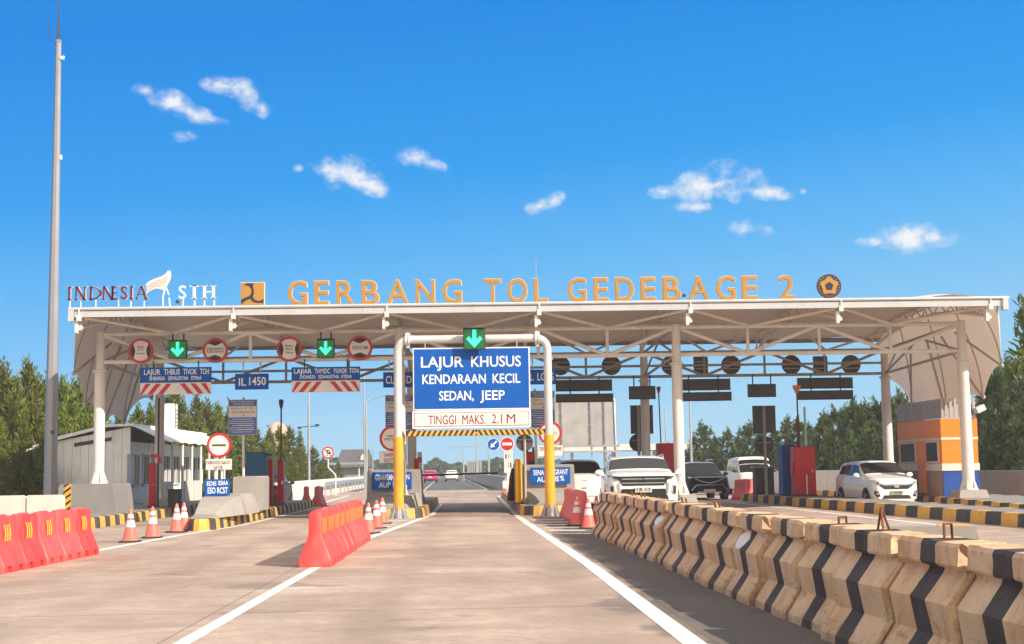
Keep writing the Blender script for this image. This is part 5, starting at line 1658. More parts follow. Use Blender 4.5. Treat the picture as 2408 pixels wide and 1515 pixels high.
m = MB(); m.bar((-.6, 0, 4.2 + 0.2), (.55, 0, 4.45), .03, 6); m.box((.55, -.1, 4.5), (.25, .4, .14)); m.box((-.6, -.1, 4.35), (.22, .35, .12)); m.build('camera_arm', 'dark_metal', t_)
lamp('street_lamp', 'street lamp with a long right arm left of the portal post', 861, 945, 105, 1.6, .085)
t_ = lamp('steel_pole', 'thin pole with a round mirror left of the portal post', 856, 870, 100, None, .06, cat='pole')
m = MB(); m.disc((0, 4.95), .2, -.1, -.06, 16); m.build('round_mirror', 'galvanised', t_)
lamp('steel_pole', 'short thin pole right of the arm lamp beyond the left wall', 876, 1052, 112, None, .05, cat='pole')
lamp('street_lamp', 'far double armed street lamp in the middle of the road beyond', 1089, 1050, 190, 1.8, .1, True)
lamp('street_lamp', 'far street lamp pole right of the double armed lamp', 1120, 1024, 170, None, .09)
lamp('street_lamp', 'far street lamp pole just left of the blue arrow sign', 1148, 1024, 150, None, .09)
lamp('street_lamp', 'far thin lamp pole left of the pink car', 993, 1060, 170, None, .08)
lamp('street_lamp', 'tall thin lamp pole right of the middle column', 1621, 930, 95, None, .085)
lamp('street_lamp', 'far thin lamp pole hanging over the pair of board backs by the middle column', 1563, 960, 130, None, .07)

def small_sign(name, label, u, v, r_px, Y, kind, bend=False, side=0):
    c = P(u, v, Y); k = Y / F_; r_ = r_px * k
    t_ = thing(name, label, 'road sign', (c.x, Y, 0))
    z = c.z
    fc = {'trucks': 'sign_cream', 'arrow': 'sign_blue', 'noentry': 'sign_red'}[kind]
    m = MB(); m.disc((0, z), r_, 0, .03); m.build('back_plate', 'sign_white', t_)
    m = MB(); m.disc((0, z), r_ * .93, -.006, -.001); m.build('face', fc, t_)
    m = MB()
    if kind == 'trucks':
        m.ring((0, z), r_ * .76, r_ * .97, -.014, -.002); m.build('red_ring', 'sign_red', t_)
        m = MB(); m.box((0, -.012, z), (r_ * 1.45, .006, r_ * .12), Matrix.Rotation(R(45), 3, 'Y'))
        m.box((r_ * .02, -.01, z + r_ * .34), (r_ * .62, .005, r_ * .16)); m.box((r_ * .26, -.01, z - r_ * .05), (r_ * .4, .005, r_ * .34)); m.box((-r_ * .1, -.01, z + r_ * .06), (r_ * .2, .005, r_ * .5)); m.box((-r_ * .12, -.01, z - r_ * .42), (r_ * .3, .005, r_ * .13))
        m.build('symbol', 'text_dark', t_, 0)
    elif kind == 'arrow':
        rot = Matrix.Rotation(R(45), 3, 'Y')
        ar = [(-.13, .75), (.13, .75), (.13, -.1), (.42, -.1), (0, -.72), (-.42, -.1), (-.13, -.1)]
        pl = []
        for a, b_ in ar:
            q = rot @ Vector((a * r_, 0, b_ * r_)); pl.append((q.x, z + q.z))
        m.prism(pl, -.014, -.007); m.build('arrow', 'sign_white', t_, 0)
    else:
        m.box((0, -.012, z), (r_ * 1.4, .008, r_ * .42)); m.build('white_bar', 'sign_cream', t_, 0)
    m = MB()
    if side:
        m.tube([(0, .06, z), (side, .10, z), (side, .10, 0)], .035, 8)
    elif bend:
        m.tube([(0, .06, z + r_ * .5), (0, .06, z - r_ * 2.4), (r_ * 1.2, .06, z - r_ * 3.6), (r_ * 1.2, .06, 0)], .04, 8)
    else:
        m.bar((0, .06, 0), (0, .06, z + r_ * .6), .04, 8)
    m.build('post', 'white_steel', t_)
small_sign('prohibition_sign', 'small round no trucks sign on a bent white post left of the portal', 771, 1064, 14.5, 88, 'trucks', True)
small_sign('direction_sign', 'small round blue sign with white arrow seen through the portal', 1160, 1045, 14.5, 78, 'arrow', side=0.86)
small_sign('no_entry_sign', 'small round red no entry sign seen through the portal', 1192, 1044, 16, 77, 'noentry')
t_ = thing('notice_board', 'small white notice on a post beyond the yellow bollard', 'notice board', (P(1195, 1080, 82).x, 82, 0))
m = MB(); m.box((0, 0, 1.9), (.5, .05, 1.3)); m.build('panel', 'sign_cream', t_, 0)
m = MB(); m.box((-.03, -.03, 2.2), (.3, .008, .25)); m.box((.05, -.03, 1.7), (.25, .008, .3)); m.build('lettering', 'text_dark', t_, 0)
m = MB(); m.bar((0, .05, 0), (0, .05, 2.4), .05, 8); m.box((0, 0, .6), (.7, .05, .4)); m.build('post', 'white_steel', t_)

# overhead sign gantry of the oncoming road, seen from behind
Yb = 84.0
c, w_, h = box_uv(1305, 944, 1441, 1052, Yb)
t_ = thing('overhead_sign', 'big grey panelled back of an overhead road sign behind the long board backs', 'road sign', (c.x, Yb, 0))
m = MB()
for i in range(3):
    for j in range(4):
        m.box((-w_ / 2 + w_ * (i + .5) / 3, 0, c.z - h / 2 + h * (j + .5) / 4), (w_ / 3 - .03, .08, h / 4 - .03))
m.build('panel', 'sign_back_pale', t_, 0)
m = MB()
for x in (-w_ * .38, w_ * .12, w_ * .36):
    m.box((x, -.1, c.z - .25), (.1, .1, h + .9))
for z in (-.52, -.40):
    m.box((0.1, -.2, c.z + h * z - .2), (w_ + .5, .14, .12))
m.build('support_frame', 'galvanised', t_, 0)
m = MB(); m.tube([(-w_ * .1, .3, c.z + h / 2 + .4), (w_ / 2 - .3, .3, c.z + h / 2 + .4), (w_ / 2 + .12, .3, c.z + h / 2 + .1), (w_ / 2 + .2, .3, 0)], .11, 10); m.bar((w_ * .36, .3, 0), (w_ * .36, .3, c.z), .1, 10); m.build('curved_post', 'galvanised', t_)
# low white shelter behind the sign
t_ = thing('shelter_roof', 'low pale canopy roof far behind the overhead sign', 'shelter', (P(1480, 1060, 118).x, 118, 0))
m = MB(); m.box((0, 0, 3.1), (11.5, 6, .5)); m.build('roof', 'white_bus', t_, 0)
for x in (-5, -1.6, 1.8, 5):
    m = MB(); m.box((x, -2, 1.45), (.25, .25, 2.9)); m.build('post', 'white_steel', t_, 0)

# ================================================================== CABIN AT THE LEFT
cx0, cx1 = P(130, 1100, 57).x, P(306, 1100, 57).x
Yc0, Yc1 = 57.0, 72.0
cab = thing('white_cabin', 'long white toll office with pitched roof and veranda at the left', 'cabin', (cx1, Yc0, 0))
ze, zp = 2.87, 3.42
X0 = cx0 - cx1
m = MB()
n = 9
for j in range(n):
    a, b_ = X0 + (0 - X0) * j / n, X0 + (0 - X0) * (j + 1) / n
    za = lambda x: ze + (zp - ze) * min(1, (x - X0) / (-X0))
    m.prism([(a + .006, .2), (b_ - .006, .2), (b_ - .006, za(b_) - .03), (a + .006, za(a) - .03)], -.03 if j % 2 else -.022, .1)
m.build('gable_wall', 'cabin_white', cab, 0)
m = MB(); m.prism([(X0 * .75, ze - .25), (X0 * .25, ze - .02), (X0 * .25, ze + .12), (X0 * .75, ze - .1)], -.05, -.035); m.build('vent_opening', 'dark_metal', cab, 0)
m = MB()
Lc = Yc1 - Yc0
m.box((-.05, Lc / 2, .6), (.1, Lc, .8)); m.box((-.05, Lc / 2, 2.55), (.1, Lc, .5))
wy = [0.05, 1.7, 3.4, 5.4, 7.5, 9.6, 11.8, Lc - .05]
for y in wy:
    m.box((-.05, y, 1.65), (.1, .62 if y > 1 else 1.1, 1.32))
m.box((X0 + .05, Lc / 2, 1.4), (.1, Lc, 2.5)); m.box((X0 / 2, Lc, 1.4), (-X0, .1, 2.5))
m.build('side_wall', 'cabin_white', cab, 0)
for a, b_ in zip(wy[:-1], wy[1:]):
    y, L = (a + b_) / 2, (b_ - a) - .62
    fr = MB()
    for (yy, zz, ly, lz) in ((0, .66, L, .07), (0, -.62, L, .07), (-L / 2 + .03, 0, .06, 1.3), (L / 2 - .03, 0, .06, 1.3), (0, 0, .05, 1.3)):
        fr.box((.02, y + yy, 1.65 + zz), (.1, ly, lz))
    f_ = fr.build('window', 'white_steel', cab, 0)
    gl_ = MB(); gl_.box((-.04, y, 1.65), (.02, L, 1.3)); gl_.build('pane', 'glass_dark', f_, 0)
m = MB()
rf = [(X0 - 1.1, ze - .42), (X0, ze), (X0 * .3, zp - .03), (0.15, zp), (0.15, zp + .1), (X0 * .3, zp + .08), (X0 - .05, ze + .13), (X0 - 1.15, ze - .32)]
m.prism(rf, -.2, Lc + .4)
m.build('roof', 'cabin_white', cab, 0)
m = MB()
nn = 26
top_ = []
for k, (dx_, z) in enumerate(((0.10, zp + .02), (.55, zp - .18), (1.15, zp - .50), (1.35, zp - .62))):
    top_.append([Vector((dx_ + .02 * math.sin(j * 1.3), -.4 + (Lc + .8) * j / nn, z + (.03 * math.sin(j * 1.9) if k == 3 else .02 * math.sin(j * .9)))) for j in range(nn + 1)])
m.loft(top_, False, False); m.build('awning', 'awning_cloth', cab, 20)
for j in range(8):
    m = MB(); m.bar((1.2, .2 + j * 2.05, .3), (1.2, .2 + j * 2.05, zp - .55), .055, 8); m.build('veranda_post', 'white_steel', cab)
for j in range(7):
    if j in (1, 4):
        continue
    m = MB(); m.box((1.2, 1.25 + j * 2.05, .72), (.16, 1.6, .9), None, .96)
    m.build('veranda_wall', 'pale_concrete', cab, 0)
# roof tank with ladder
c, w_, h = box_uv(386, 951, 417, 1012, 66)
t_ = thing('roof_tank', 'cream water tank with ladder standing on the cabin roof', 'water tank', (c.x, 66, zp + .1))
m = MB(); m.rbox((0, 0, h / 2 - .2), (w_, w_ * .9, h + .4), .07); m.build('tank', 'white_bus', t_)
m = MB()
for x in (w_ * .42, w_ * .62):
    m.tube([(x, -.25, -.4), (x, -.25, h), (x - .1, -.1, h + .12)], .02, 6)
for j in range(6):
    m.bar((w_ * .42, -.25, .0 + j * .18), (w_ * .62, -.25, .0 + j * .18), .016, 6)
for x in (-w_ * .72, -w_ * .5):
    m.bar((x, -.2, -.4), (x, -.2, h), .02, 6)
m.build('ladder', 'dark_metal', t_)
# bin and seat by the veranda
t_ = thing('waste_bin', 'dark square bin in front of the cabin wall behind the cones', 'bin', (P(411, 1180, 50.5).x, 50.5, .295))
m = MB(); m.rbox((0, 0, .3), (.42, .42, .6), .03); m.build('body', 'dark_metal', t_, 30)
m = MB(); m.box((0, 0, .62), (.46, .46, .05)); m.build('lid', 'black_paint', t_, 0)

# ================================================================== ORANGE BOOTH
bx0, bx1 = P(2216, 1100, 47.5).x, P(2301, 1100, 47.5).x
Yo = 47.5
Lo = 4.9
zt = P(2216, 984, Yo).z
bo = thing('orange_booth', 'orange toll office with blue base and slatted roof screen at the right', 'booth', (bx0, Yo, 0.295))
wB = bx1 - bx0
z0 = 0.295
zb1 = P(2216, 1107, Yo).z - z0
zc1 = P(2216, 1090, Yo).z - z0
zo1 = P(2216, 1034, Yo).z - z0
zo2 = P(2216, 1029, Yo).z - z0
zt -= z0
m = MB(); m.box((wB / 2, Lo / 2, zb1 / 2), (wB, Lo, zb1)); m.build('blue_base', 'deep_blue', bo, 0)
m = MB(); m.box((-.012, Lo / 2 + .02, zb1 / 2), (.02, Lo - .05, zb1 - .02)); m.build('side_base', 'booth_brown', bo, 0)
m = MB(); m.box((wB / 2, Lo / 2, (zb1 + zc1) / 2), (wB + .05, Lo + .05, zc1 - zb1)); m.box((wB / 2, Lo / 2, (zo1 + zo2) / 2), (wB + .03, Lo + .03, zo2 - zo1 + .01)); m.build('cream_band', 'booth_cream', bo, 0)
m = MB(); m.box((wB / 2, Lo / 2, (zc1 + zo1) / 2), (wB, Lo, zo1 - zc1)); m.box((wB / 2, Lo / 2, (zo2 + zt) / 2), (wB + .02, Lo + .02, zt - zo2)); m.build('orange_wall', 'booth_orange', bo, 0)
for (a, b_) in ((.35, 1.5), (2.85, 4.45)):
    fr = MB(); fr.box((-.02, (a + b_) / 2, (zc1 + zo1) / 2), (.06, b_ - a + .14, zo1 - zc1 - .05)); f_ = fr.build('window', 'booth_cream', bo, 0)
    q = MB(); q.box((-.052, (a + b_) / 2, (zc1 + zo1) / 2), (.012, b_ - a, zo1 - zc1 - .16)); q.build('pane', 'booth_glass', f_, 0)
m = MB(); m.box((-.03, 2.1, (zo1 + .1) / 2), (.06, .8, zo1 - .1)); d_ = m.build('door', 'booth_orange', bo, 0)
m = MB(); m.bar((-.09, 1.85, 1.0), (-.09, 1.85, 1.25), .02, 6); m.build('handle', 'chrome', d_)
scr = MB()
zs1 = P(2216, 938, Yo).z - z0
for j in range(24):
    y = .05 + j * (Lo - .1) / 23
    scr.box((.06, y, (zt + zs1) / 2 + .02), (.05, .11, zs1 - zt))
for j in range(8):
    x = .06 + j * (wB - .12) / 7
    scr.box((x, .05, (zt + zs1) / 2 + .02), (.085, .05, zs1 - zt))
scr.box((.10, Lo / 2, (zt + zs1) / 2), (.015, Lo - .1, zs1 - zt - .05)); scr.box((wB / 2, .9, (zt + zs1) / 2), (wB - .2, .015, zs1 - zt - .15))
scr.build('roof_screen', 'sign_back_pale', bo, 0)
t_ = thing('floodlight', 'white floodlight fixed to the booth corner by the right column', 'lamp', (P(2299, 962, Yo).x, Yo - .15, P(2299, 962, Yo).z))
m = MB(); m.box((0, 0, 0), (.3, .34, .2), Matrix.Rotation(R(-25), 3, 'Y')); m.build('head', 'white_steel', t_, 0)
m = MB(); m.bar((-.05, .2, .0), (-.25, .3, -.18), .03, 6); m.build('bracket', 'dark_metal', t_)

# ================================================================== CARS (front towards -Y in their own frame)
def interp(tab, s):
    for (a, b_) in zip(tab[:-1], tab[1:]):
        if s <= b_[0]:
            q = (s - a[0]) / max(1e-6, b_[0] - a[0])
            return [x + (y - x) * q for x, y in zip(a[1:], b_[1:])]
    return list(tab[-1][1:])
class Car:
    def __init__(c, name, label, loc, rz, L, W, H, paint, tab, cowl, roof0, roof1, tail, wheel, group=None, cat='car', roof_mat=None):
        """tab rows: s, half width, low z, belt z, upper-edge half width, upper-edge z, centre z (fractions of W/2 and H)"""
        c.root = thing(name, label, cat, loc, rz, group)
        c.L, c.W, c.H = L, W, H
        hw_ = W / 2
        c.tab = tab
        ss = sorted(set([r_[0] for r_ in tab] + [i / 40 for i in range(41)]))
        rows = []
        for s in ss:
            w_, zl, zb, wt, zt, zc = interp(tab, s)
            w_ *= hw_; wt *= hw_; zl *= H; zb *= H; zt *= H; zc *= H
            zm = zl + (zb - zl) * .5
            half = [(0, zl), (w_ * .80, zl), (w_ * .955, zl + .06), (w_ * .995, zl + (zb - zl) * .30), (w_ * 1.0, zl + (zb - zl) * .55), (w_ * .99, zl + (zb - zl) * .85), (w_ * .955, zb), (wt, zt), (wt * .93, zt + (zc - zt) * .55), (wt * .6, zt + (zc - zt) * .9), (0, zc)]
            rows.append((s, half))
        c.rows = rows
        m = MB()
        rings = []
        for s, half in rows:
            y = -L / 2 + s * L
            rings.append([Vector((x, y, z)) for x, z in half] + [Vector((-x, y, z)) for x, z in reversed(half[1:-1])])
        m.loft(rings)
        c.body = m.build('body', paint, c.root, 38)
        c.cowl, c.roof0, c.roof1, c.tail = cowl, roof0, roof1, tail
        wr, ww, s1, s2 = wheel
        for (s, tag_) in ((s1, 0), (s2, 0)):
            for sx in (-1, 1):
                y = -L / 2 + s * L
                m = MB(); m.loft([[Vector((sx * xx, y + (wr + .07) * math.cos(a), wr + .01 + (wr + .07) * math.sin(a))) for a in [2 * math.pi * j / 22 for j in range(22)]] for xx in (hw_ * .80, hw_ * 1.003)])
                m.build('wheel_arch', 'trim_black', c.root)
                m = MB()
                prof = [(wr * .6, hw_ * .99 - ww), (wr * .97, hw_ * .99 - ww), (wr, hw_ * .99 - ww + .03), (wr, hw_ * 1.0 - .02), (wr * .95, hw_ * 1.012), (wr * .70, hw_ * 1.012)]
                m.loft([[Vector((sx * xx, y + r_ * math.cos(a), wr + r_ * math.sin(a))) for a in [2 * math.pi * j / 24 for j in range(24)]] for r_, xx in prof])
                wl = m.build('wheel', 'tyre', c.root)
                m = MB()
                for j in range(5):
                    a = 2 * math.pi * j / 5
                    d = Vector((0, math.cos(a), math.sin(a)))
                    o = Vector((sx * hw_ * 1.005, y, wr))
                    m.beam(o + d * .04, o + d * wr * .68, .07, .05)
                m.loft([[Vector((sx * xx, y + r_ * math.cos(a), wr + r_ * math.sin(a))) for a in [2 * math.pi * j / 20 for j in range(20)]] for r_, xx in ((wr * .72, hw_ * 1.008), (wr * .64, hw_ * 1.0), (wr * .6, hw_ * .96))], False)
                m.build('rim', 'rim', wl)
    def half(c, s):
        rows = c.rows
        for (s0, h0), (s1, h1) in zip(rows[:-1], rows[1:]):
            if s <= s1:
                q = (s - s0) / max(1e-6, s1 - s0)
                return [(a[0] + (b_[0] - a[0]) * q, a[1] + (b_[1] - a[1]) * q) for a, b_ in zip(h0, h1)]
        return rows[-1][1]
    def pt(c, s, j):
        h = c.half(s)
        i = min(int(j), len(h) - 2); q = j - i
        return Vector((h[i][0] + (h[i + 1][0] - h[i][0]) * q, -c.L / 2 + s * c.L, h[i][1] + (h[i + 1][1] - h[i][1]) * q))
    def patch(c, name, m_, s0, s1, j0, j1, off=.008, mirror=0, ns=6, nj=4, sk=(0, 0), parent=None):
        """glass patch over the body surface; j runs 6 (belt) 7 (upper edge) 10 (centre)"""
        grid = []
        for a in range(ns + 1):
            row = []
            for b_ in range(nj + 1):
                j = j0 + (j1 - j0) * b_ / nj
                q = b_ / nj
                sa = (s0 + sk[0] * q) + ((s1 + sk[1] * q) - (s0 + sk[0] * q)) * a / ns
                row.append(c.pt(sa, j))
            grid.append(row)
        ctr = Vector((0, 0, c.H * .45))
        def nrm(a, b_):
            u = grid[min(a + 1, ns)][b_] - grid[max(a - 1, 0)][b_]
            v = grid[a][min(b_ + 1, nj)] - grid[a][max(b_ - 1, 0)]
            n = u.cross(v)
            if n.length < 1e-6:
                return Vector((0, 0, 1))
            n.normalize()
            return n if n.dot(grid[a][b_] - Vector((0, grid[a][b_].y * .8, c.H * .4))) > 0 else -n
        P2 = [[grid[a][b_] + nrm(a, b_) * off for b_ in range(nj + 1)] for a in range(ns + 1)]
        m = MB()
        if mirror == 2:      # joined across the centre line
            rr = [row + [Vector((-p.x, p.y, p.z)) for p in reversed(row[:-1])] for row in P2]
            m.loft(rr, False, False)
            m.build(name, m_, parent or c.root, 60)
        else:
            for sx in (1, -1):
                m = MB(); m.loft([[Vector((p.x * sx, p.y, p.z)) for p in row] for row in P2], False, False)
                m.build(name, m_, parent or c.root, 60)
    def nose_y(c, x, end=0):
        """y of the front (end=0) or rear (end=1) outline at half width x"""
        best = 0.0
        rows = c.rows if end == 0 else list(reversed(c.rows))
        prev = None
        for s, h in rows:
            w_ = max(p[0] for p in h[1:6])
            if w_ >= abs(x):
                if prev is None:
                    return -c.L / 2 + s * c.L
                s0, w0 = prev
                q = (abs(x) - w0) / max(1e-6, w_ - w0)
                return -c.L / 2 + (s0 + (s - s0) * q) * c.L
            prev = (s, w_)
        return -c.L / 2 + rows[0][0] * c.L
    def plate(c, name, m_, poly, off=.012, end=0, mirror=False, parent=None, thick=.03, ycap=None):
        """flat shape [(x,z)] wrapped on the nose or the tail"""
        out = None
        for sx in ((1, -1) if mirror else (1,)):
            m = MB()
            s_ = -1 if end == 0 else 1
            A, B = [], []
            for x, z in poly:
                y = c.nose_y(x, end)
                # follow the lean of the nose: push out to the body
                A.append(Vector((x * sx, y + s_ * off, z)))
                B.append(Vector((x * sx, y - s_ * thick, z)))
            m.loft([B, A])
            out = m.build(name, m_, parent or c.root, 0)
        return out
    def mirrors(c, s, z, m_):
        w_ = c.W / 2
        for sx in (-1, 1):
            m = MB(); y = -c.L / 2 + s * c.L
            m.sphere((sx * (w_ + .11), y, z), .115, 10, 6, (1.0, .55, .75)); m.box((sx * (w_ + .01), y + .01, z - .05), (.14, .06, .04))
            mm = m.build('side_mirror', m_, c.root)
    def text_plate(c, body, x, z, w_, h, end=0, bg_='plate', y_off=.03):
        y = c.nose_y(x, end); s_ = -1 if end == 0 else 1
        m = MB(); m.box((x, y + s_ * y_off, z), (w_, .02, h)); p = m.build('number_plate', bg_, c.root, 0)
        if body:
            m = MB(); m.text(body, x - w_ * .42, x + w_ * .42, z - h * .3, z + h * .3, y + s_ * y_off - .012, .004, .01); m.build('plate_lettering', 'text_dark', p, 0)
def tabulate(nose=.62, hood=.60, cowl_s=.27, cowl_z=.655, r0=.44, roof=.985, r1=.84, tail_s=.97, belt=.60, rear_belt=.62, nl=.15, wt=.80, hw0=.78, rear_low=.17, boxy=.0):
    return [(0.0, hw0, nl + .02, hood - .12, hw0 * .80, hood - .06, hood - .045),
            (.012, hw0 + .07, nl, hood - .07, (hw0 + .07) * .82, hood - .02, hood),
            (.04, .93, nl - .01, hood - .02, .78, hood + .015, hood + .03),
            (.10, .975, nl - .02, hood + .005, .82, hood + .035, hood + .055),
            (cowl_s, 1.0, nl - .02, belt, .865, cowl_z, cowl_z + .03),
            (r0, 1.0, nl - .02, belt + .01, wt, roof - .07, roof - .01),
            (r0 + .08, 1.0, nl - .02, belt + .015, wt, roof - .05, roof + .01),
            (.70, 1.0, nl - .02, rear_belt, wt, roof - .055, roof + .005),
            (r1, .99, nl - .01, rear_belt + .01, wt * .98, roof - .075, roof - .02),
            (r1 + .03, .98, nl - .01, rear_belt + .01, wt * .965, roof - .095, roof - .04),
            (tail_s, .95, rear_low, rear_belt, .80, rear_belt + .04, rear_belt + .06),
            (.985, .92, rear_low + .01, rear_belt - .03, .76, rear_belt + .0, rear_belt + .015),
            (1.0, .82, rear_low + .04, rear_belt - .12, .66, rear_belt - .07, rear_belt - .06)]
def glaze(c, m_='glass_dark', side='glass_dark'):
    c.patch('windscreen', m_, c.cowl + .012, c.roof0 - .015, 7.05, 10, mirror=2, ns=6, nj=8)
    c.patch('rear_window', m_, c.roof1 + .03 + .025, c.tail - .035, 7.06, 10, mirror=2, ns=5, nj=8)
    a, b_ = c.roof0 - .01, c.roof1 - .03
    t1 = a + (b_ - a) * .36; t2 = a + (b_ - a) * .70
    c.patch('side_window', side, c.cowl + .05, t1 - .008, 6.12, 6.9, mirror=1, sk=(.13, 0), ns=6)
    c.patch('side_window', side, t1 + .008, t2 - .008, 6.12, 6.9, mirror=1)
    c.patch('side_window', side, t2 + .008, b_ + .02, 6.15, 6.88, mirror=1, sk=(0, -.02))

# --- big white car in the middle
def white_suv():
    q = P(1526, 1170, 34.2)
    c = Car('white_car', 'big white four wheel drive with three diamond badge driving towards the camera', (q.x, 34.2 + 2.4, 0), R(-3.2), 4.8, 1.815, 1.80, 'car_white',
            tabulate(hood=.69, cowl_s=.27, cowl_z=.745, r0=.42, roof=.965, belt=.68, rear_belt=.69, wt=.79, nl=.27, hw0=.80), .27, .42, .84, .97, (.42, .26, .18, .79))
    glaze(c, 'glass_smoke', 'glass_dark')
    c.mirrors(.29, 1.32, 'car_white')
    dz_ = .27
    up = lambda pl: [(x, z + dz_) for x, z in pl]
    c.plate('grille', 'trim_black', up([(-.50, .74), (.50, .74), (.60, .88), (.62, .955), (-.62, .955), (-.60, .88)]), .012)
    for z in (.80, .90):
        c.plate('chrome_bar', 'chrome', up([(-.50, z - .011), (.50, z - .011), (.53, z + .011), (-.53, z + .011)]), .025)
    m = MB()
    y = c.nose_y(0) - .045
    for a in (0, 120, 240):
        d = Vector((math.sin(R(a)), 0, math.cos(R(a)))); n = Vector((d.z, 0, -d.x)); o = Vector((0, y, .875 + dz_))
        pl = [o, o + d * .05 + n * .03, o + d * .10, o + d * .05 - n * .03]
        m.loft([[p + Vector((0, .02, 0)) for p in pl], pl])
    m.build('badge', 'trim_black', c.root, 0)
    c.plate('headlight', 'lamp_glass', up([(.56, .90), (.86, .93), (.885, 1.0), (.80, 1.005), (.60, .965)]), .016, mirror=True)
    c.plate('headlight_insert', 'trim_black', up([(.58, .905), (.74, .92), (.74, .955), (.60, .945)]), .022, mirror=True)
    c.plate('chrome_blade', 'chrome', up([(.56, .86), (.63, .76), (.60, .55), (.54, .50), (.57, .70)]), .022, mirror=True)
    c.plate('lower_grille', 'trim_black', up([(-.62, .36), (.62, .36), (.53, .66), (-.53, .66)]), .014)
    c.plate('fog_lamp', 'car_grey', up([(.70, .50), (.83, .50), (.86, .62), (.84, .77), (.72, .77), (.69, .62)]), .016, mirror=True)
    c.plate('fog_bezel', 'trim_black', up([(.72, .53), (.79, .53), (.80, .73), (.74, .73)]), .024, mirror=True)
    c.plate('lower_bumper', 'car_white', up([(-.72, .26), (.72, .26), (.64, .37), (-.64, .37)]), .03)
    c.plate('bonnet_seam', 'trim_black', [(-.60, 1.222), (.60, 1.222), (.66, 1.238), (-.66, 1.238)], .02)
    for sx in (-1, 1):
        c.plate('bumper_crease', 'car_grey', [(sx * .60, .72), (sx * .86, .74), (sx * .86, .76), (sx * .60, .74)], .02)
    c.text_plate('B JBL ACB', 0, .645 + dz_, .40, .135)
    m = MB(); m.sphere((-.60, -.66, 1.44), .055, 8, 5, (1.6, .6, 1)); m.build('dashboard_dial', 'sign_white', c.root)
    for sx in (-1, 1):
        m = MB(); m.tube([(sx * .66, -.25, 1.71), (sx * .68, .1, 1.775), (sx * .67, 1.5, 1.74), (sx * .66, 1.7, 1.69)], .02, 6); m.build('roof_rail', 'chrome', c.root)
white_suv()
# --- white hatch on the right
def white_mpv():
    q = P(2108, 1178, 46.6)
    c = Car('white_car', 'white family hatchback beside the orange booth behind the striped kerb', (q.x - .12, 46.6 + 2.03, 0), R(3.5), 4.07, 1.655, 1.60, 'car_white',
            tabulate(hood=.57, cowl_s=.24, cowl_z=.66, r0=.41, roof=.965, r1=.87, belt=.60, rear_belt=.64, wt=.80, nl=.13, hw0=.76), .24, .41, .87, .97, (.29, .19, .17, .80))
    glaze(c, 'glass_smoke', 'glass_dark')
    c.mirrors(.30, 1.06, 'car_white')
    c.plate('grille', 'trim_black', [(-.40, .60), (.40, .60), (.56, .71), (.64, .80), (.40, .755), (-.40, .755), (-.64, .80), (-.56, .71)], .014)
    c.plate('chrome_bar', 'chrome', [(-.46, .72), (.46, .72), (.50, .745), (-.50, .745)], .022)
    m = MB(); y = c.nose_y(0) - .04
    m.loft([[Vector((.10 * math.sin(2 * math.pi * j / 16), yy, .70 + .065 * math.cos(2 * math.pi * j / 16))) for j in range(16)] for yy in (y + .03, y)]); m.build('badge', 'chrome', c.root)
    c.plate('headlight', 'lamp_glass', [(.46, .76), (.60, .745), (.72, .80), (.775, .90), (.70, .90), (.58, .83)], .016, mirror=True)
    c.plate('headlight_insert', 'trim_black', [(.50, .765), (.60, .76), (.68, .82), (.60, .825)], .022, mirror=True)
    c.plate('fog_bezel', 'trim_black', [(.55, .36), (.66, .34), (.735, .46), (.72, .56), (.62, .52)], .016, mirror=True)
    c.plate('fog_lamp', 'lamp_glass', [(.60, .42), (.66, .42), (.69, .49), (.63, .50)], .024, mirror=True)
    c.plate('lower_grille', 'trim_black', [(-.50, .28), (.50, .28), (.42, .40), (-.42, .40)], .016)
    c.plate('lower_bumper', 'car_white', [(-.62, .19), (.62, .19), (.52, .27), (-.52, .27)], .02)
    c.text_plate('D 1AB 4838', 0, .485, .42, .13, bg_='sign_back_pale')
    for sx in (-1, 1):
        m = MB(); m.box((sx * .832, .25, .92), (.015, .16, .03)); m.build('door_handle', 'chrome', c.root, 0)
white_mpv()
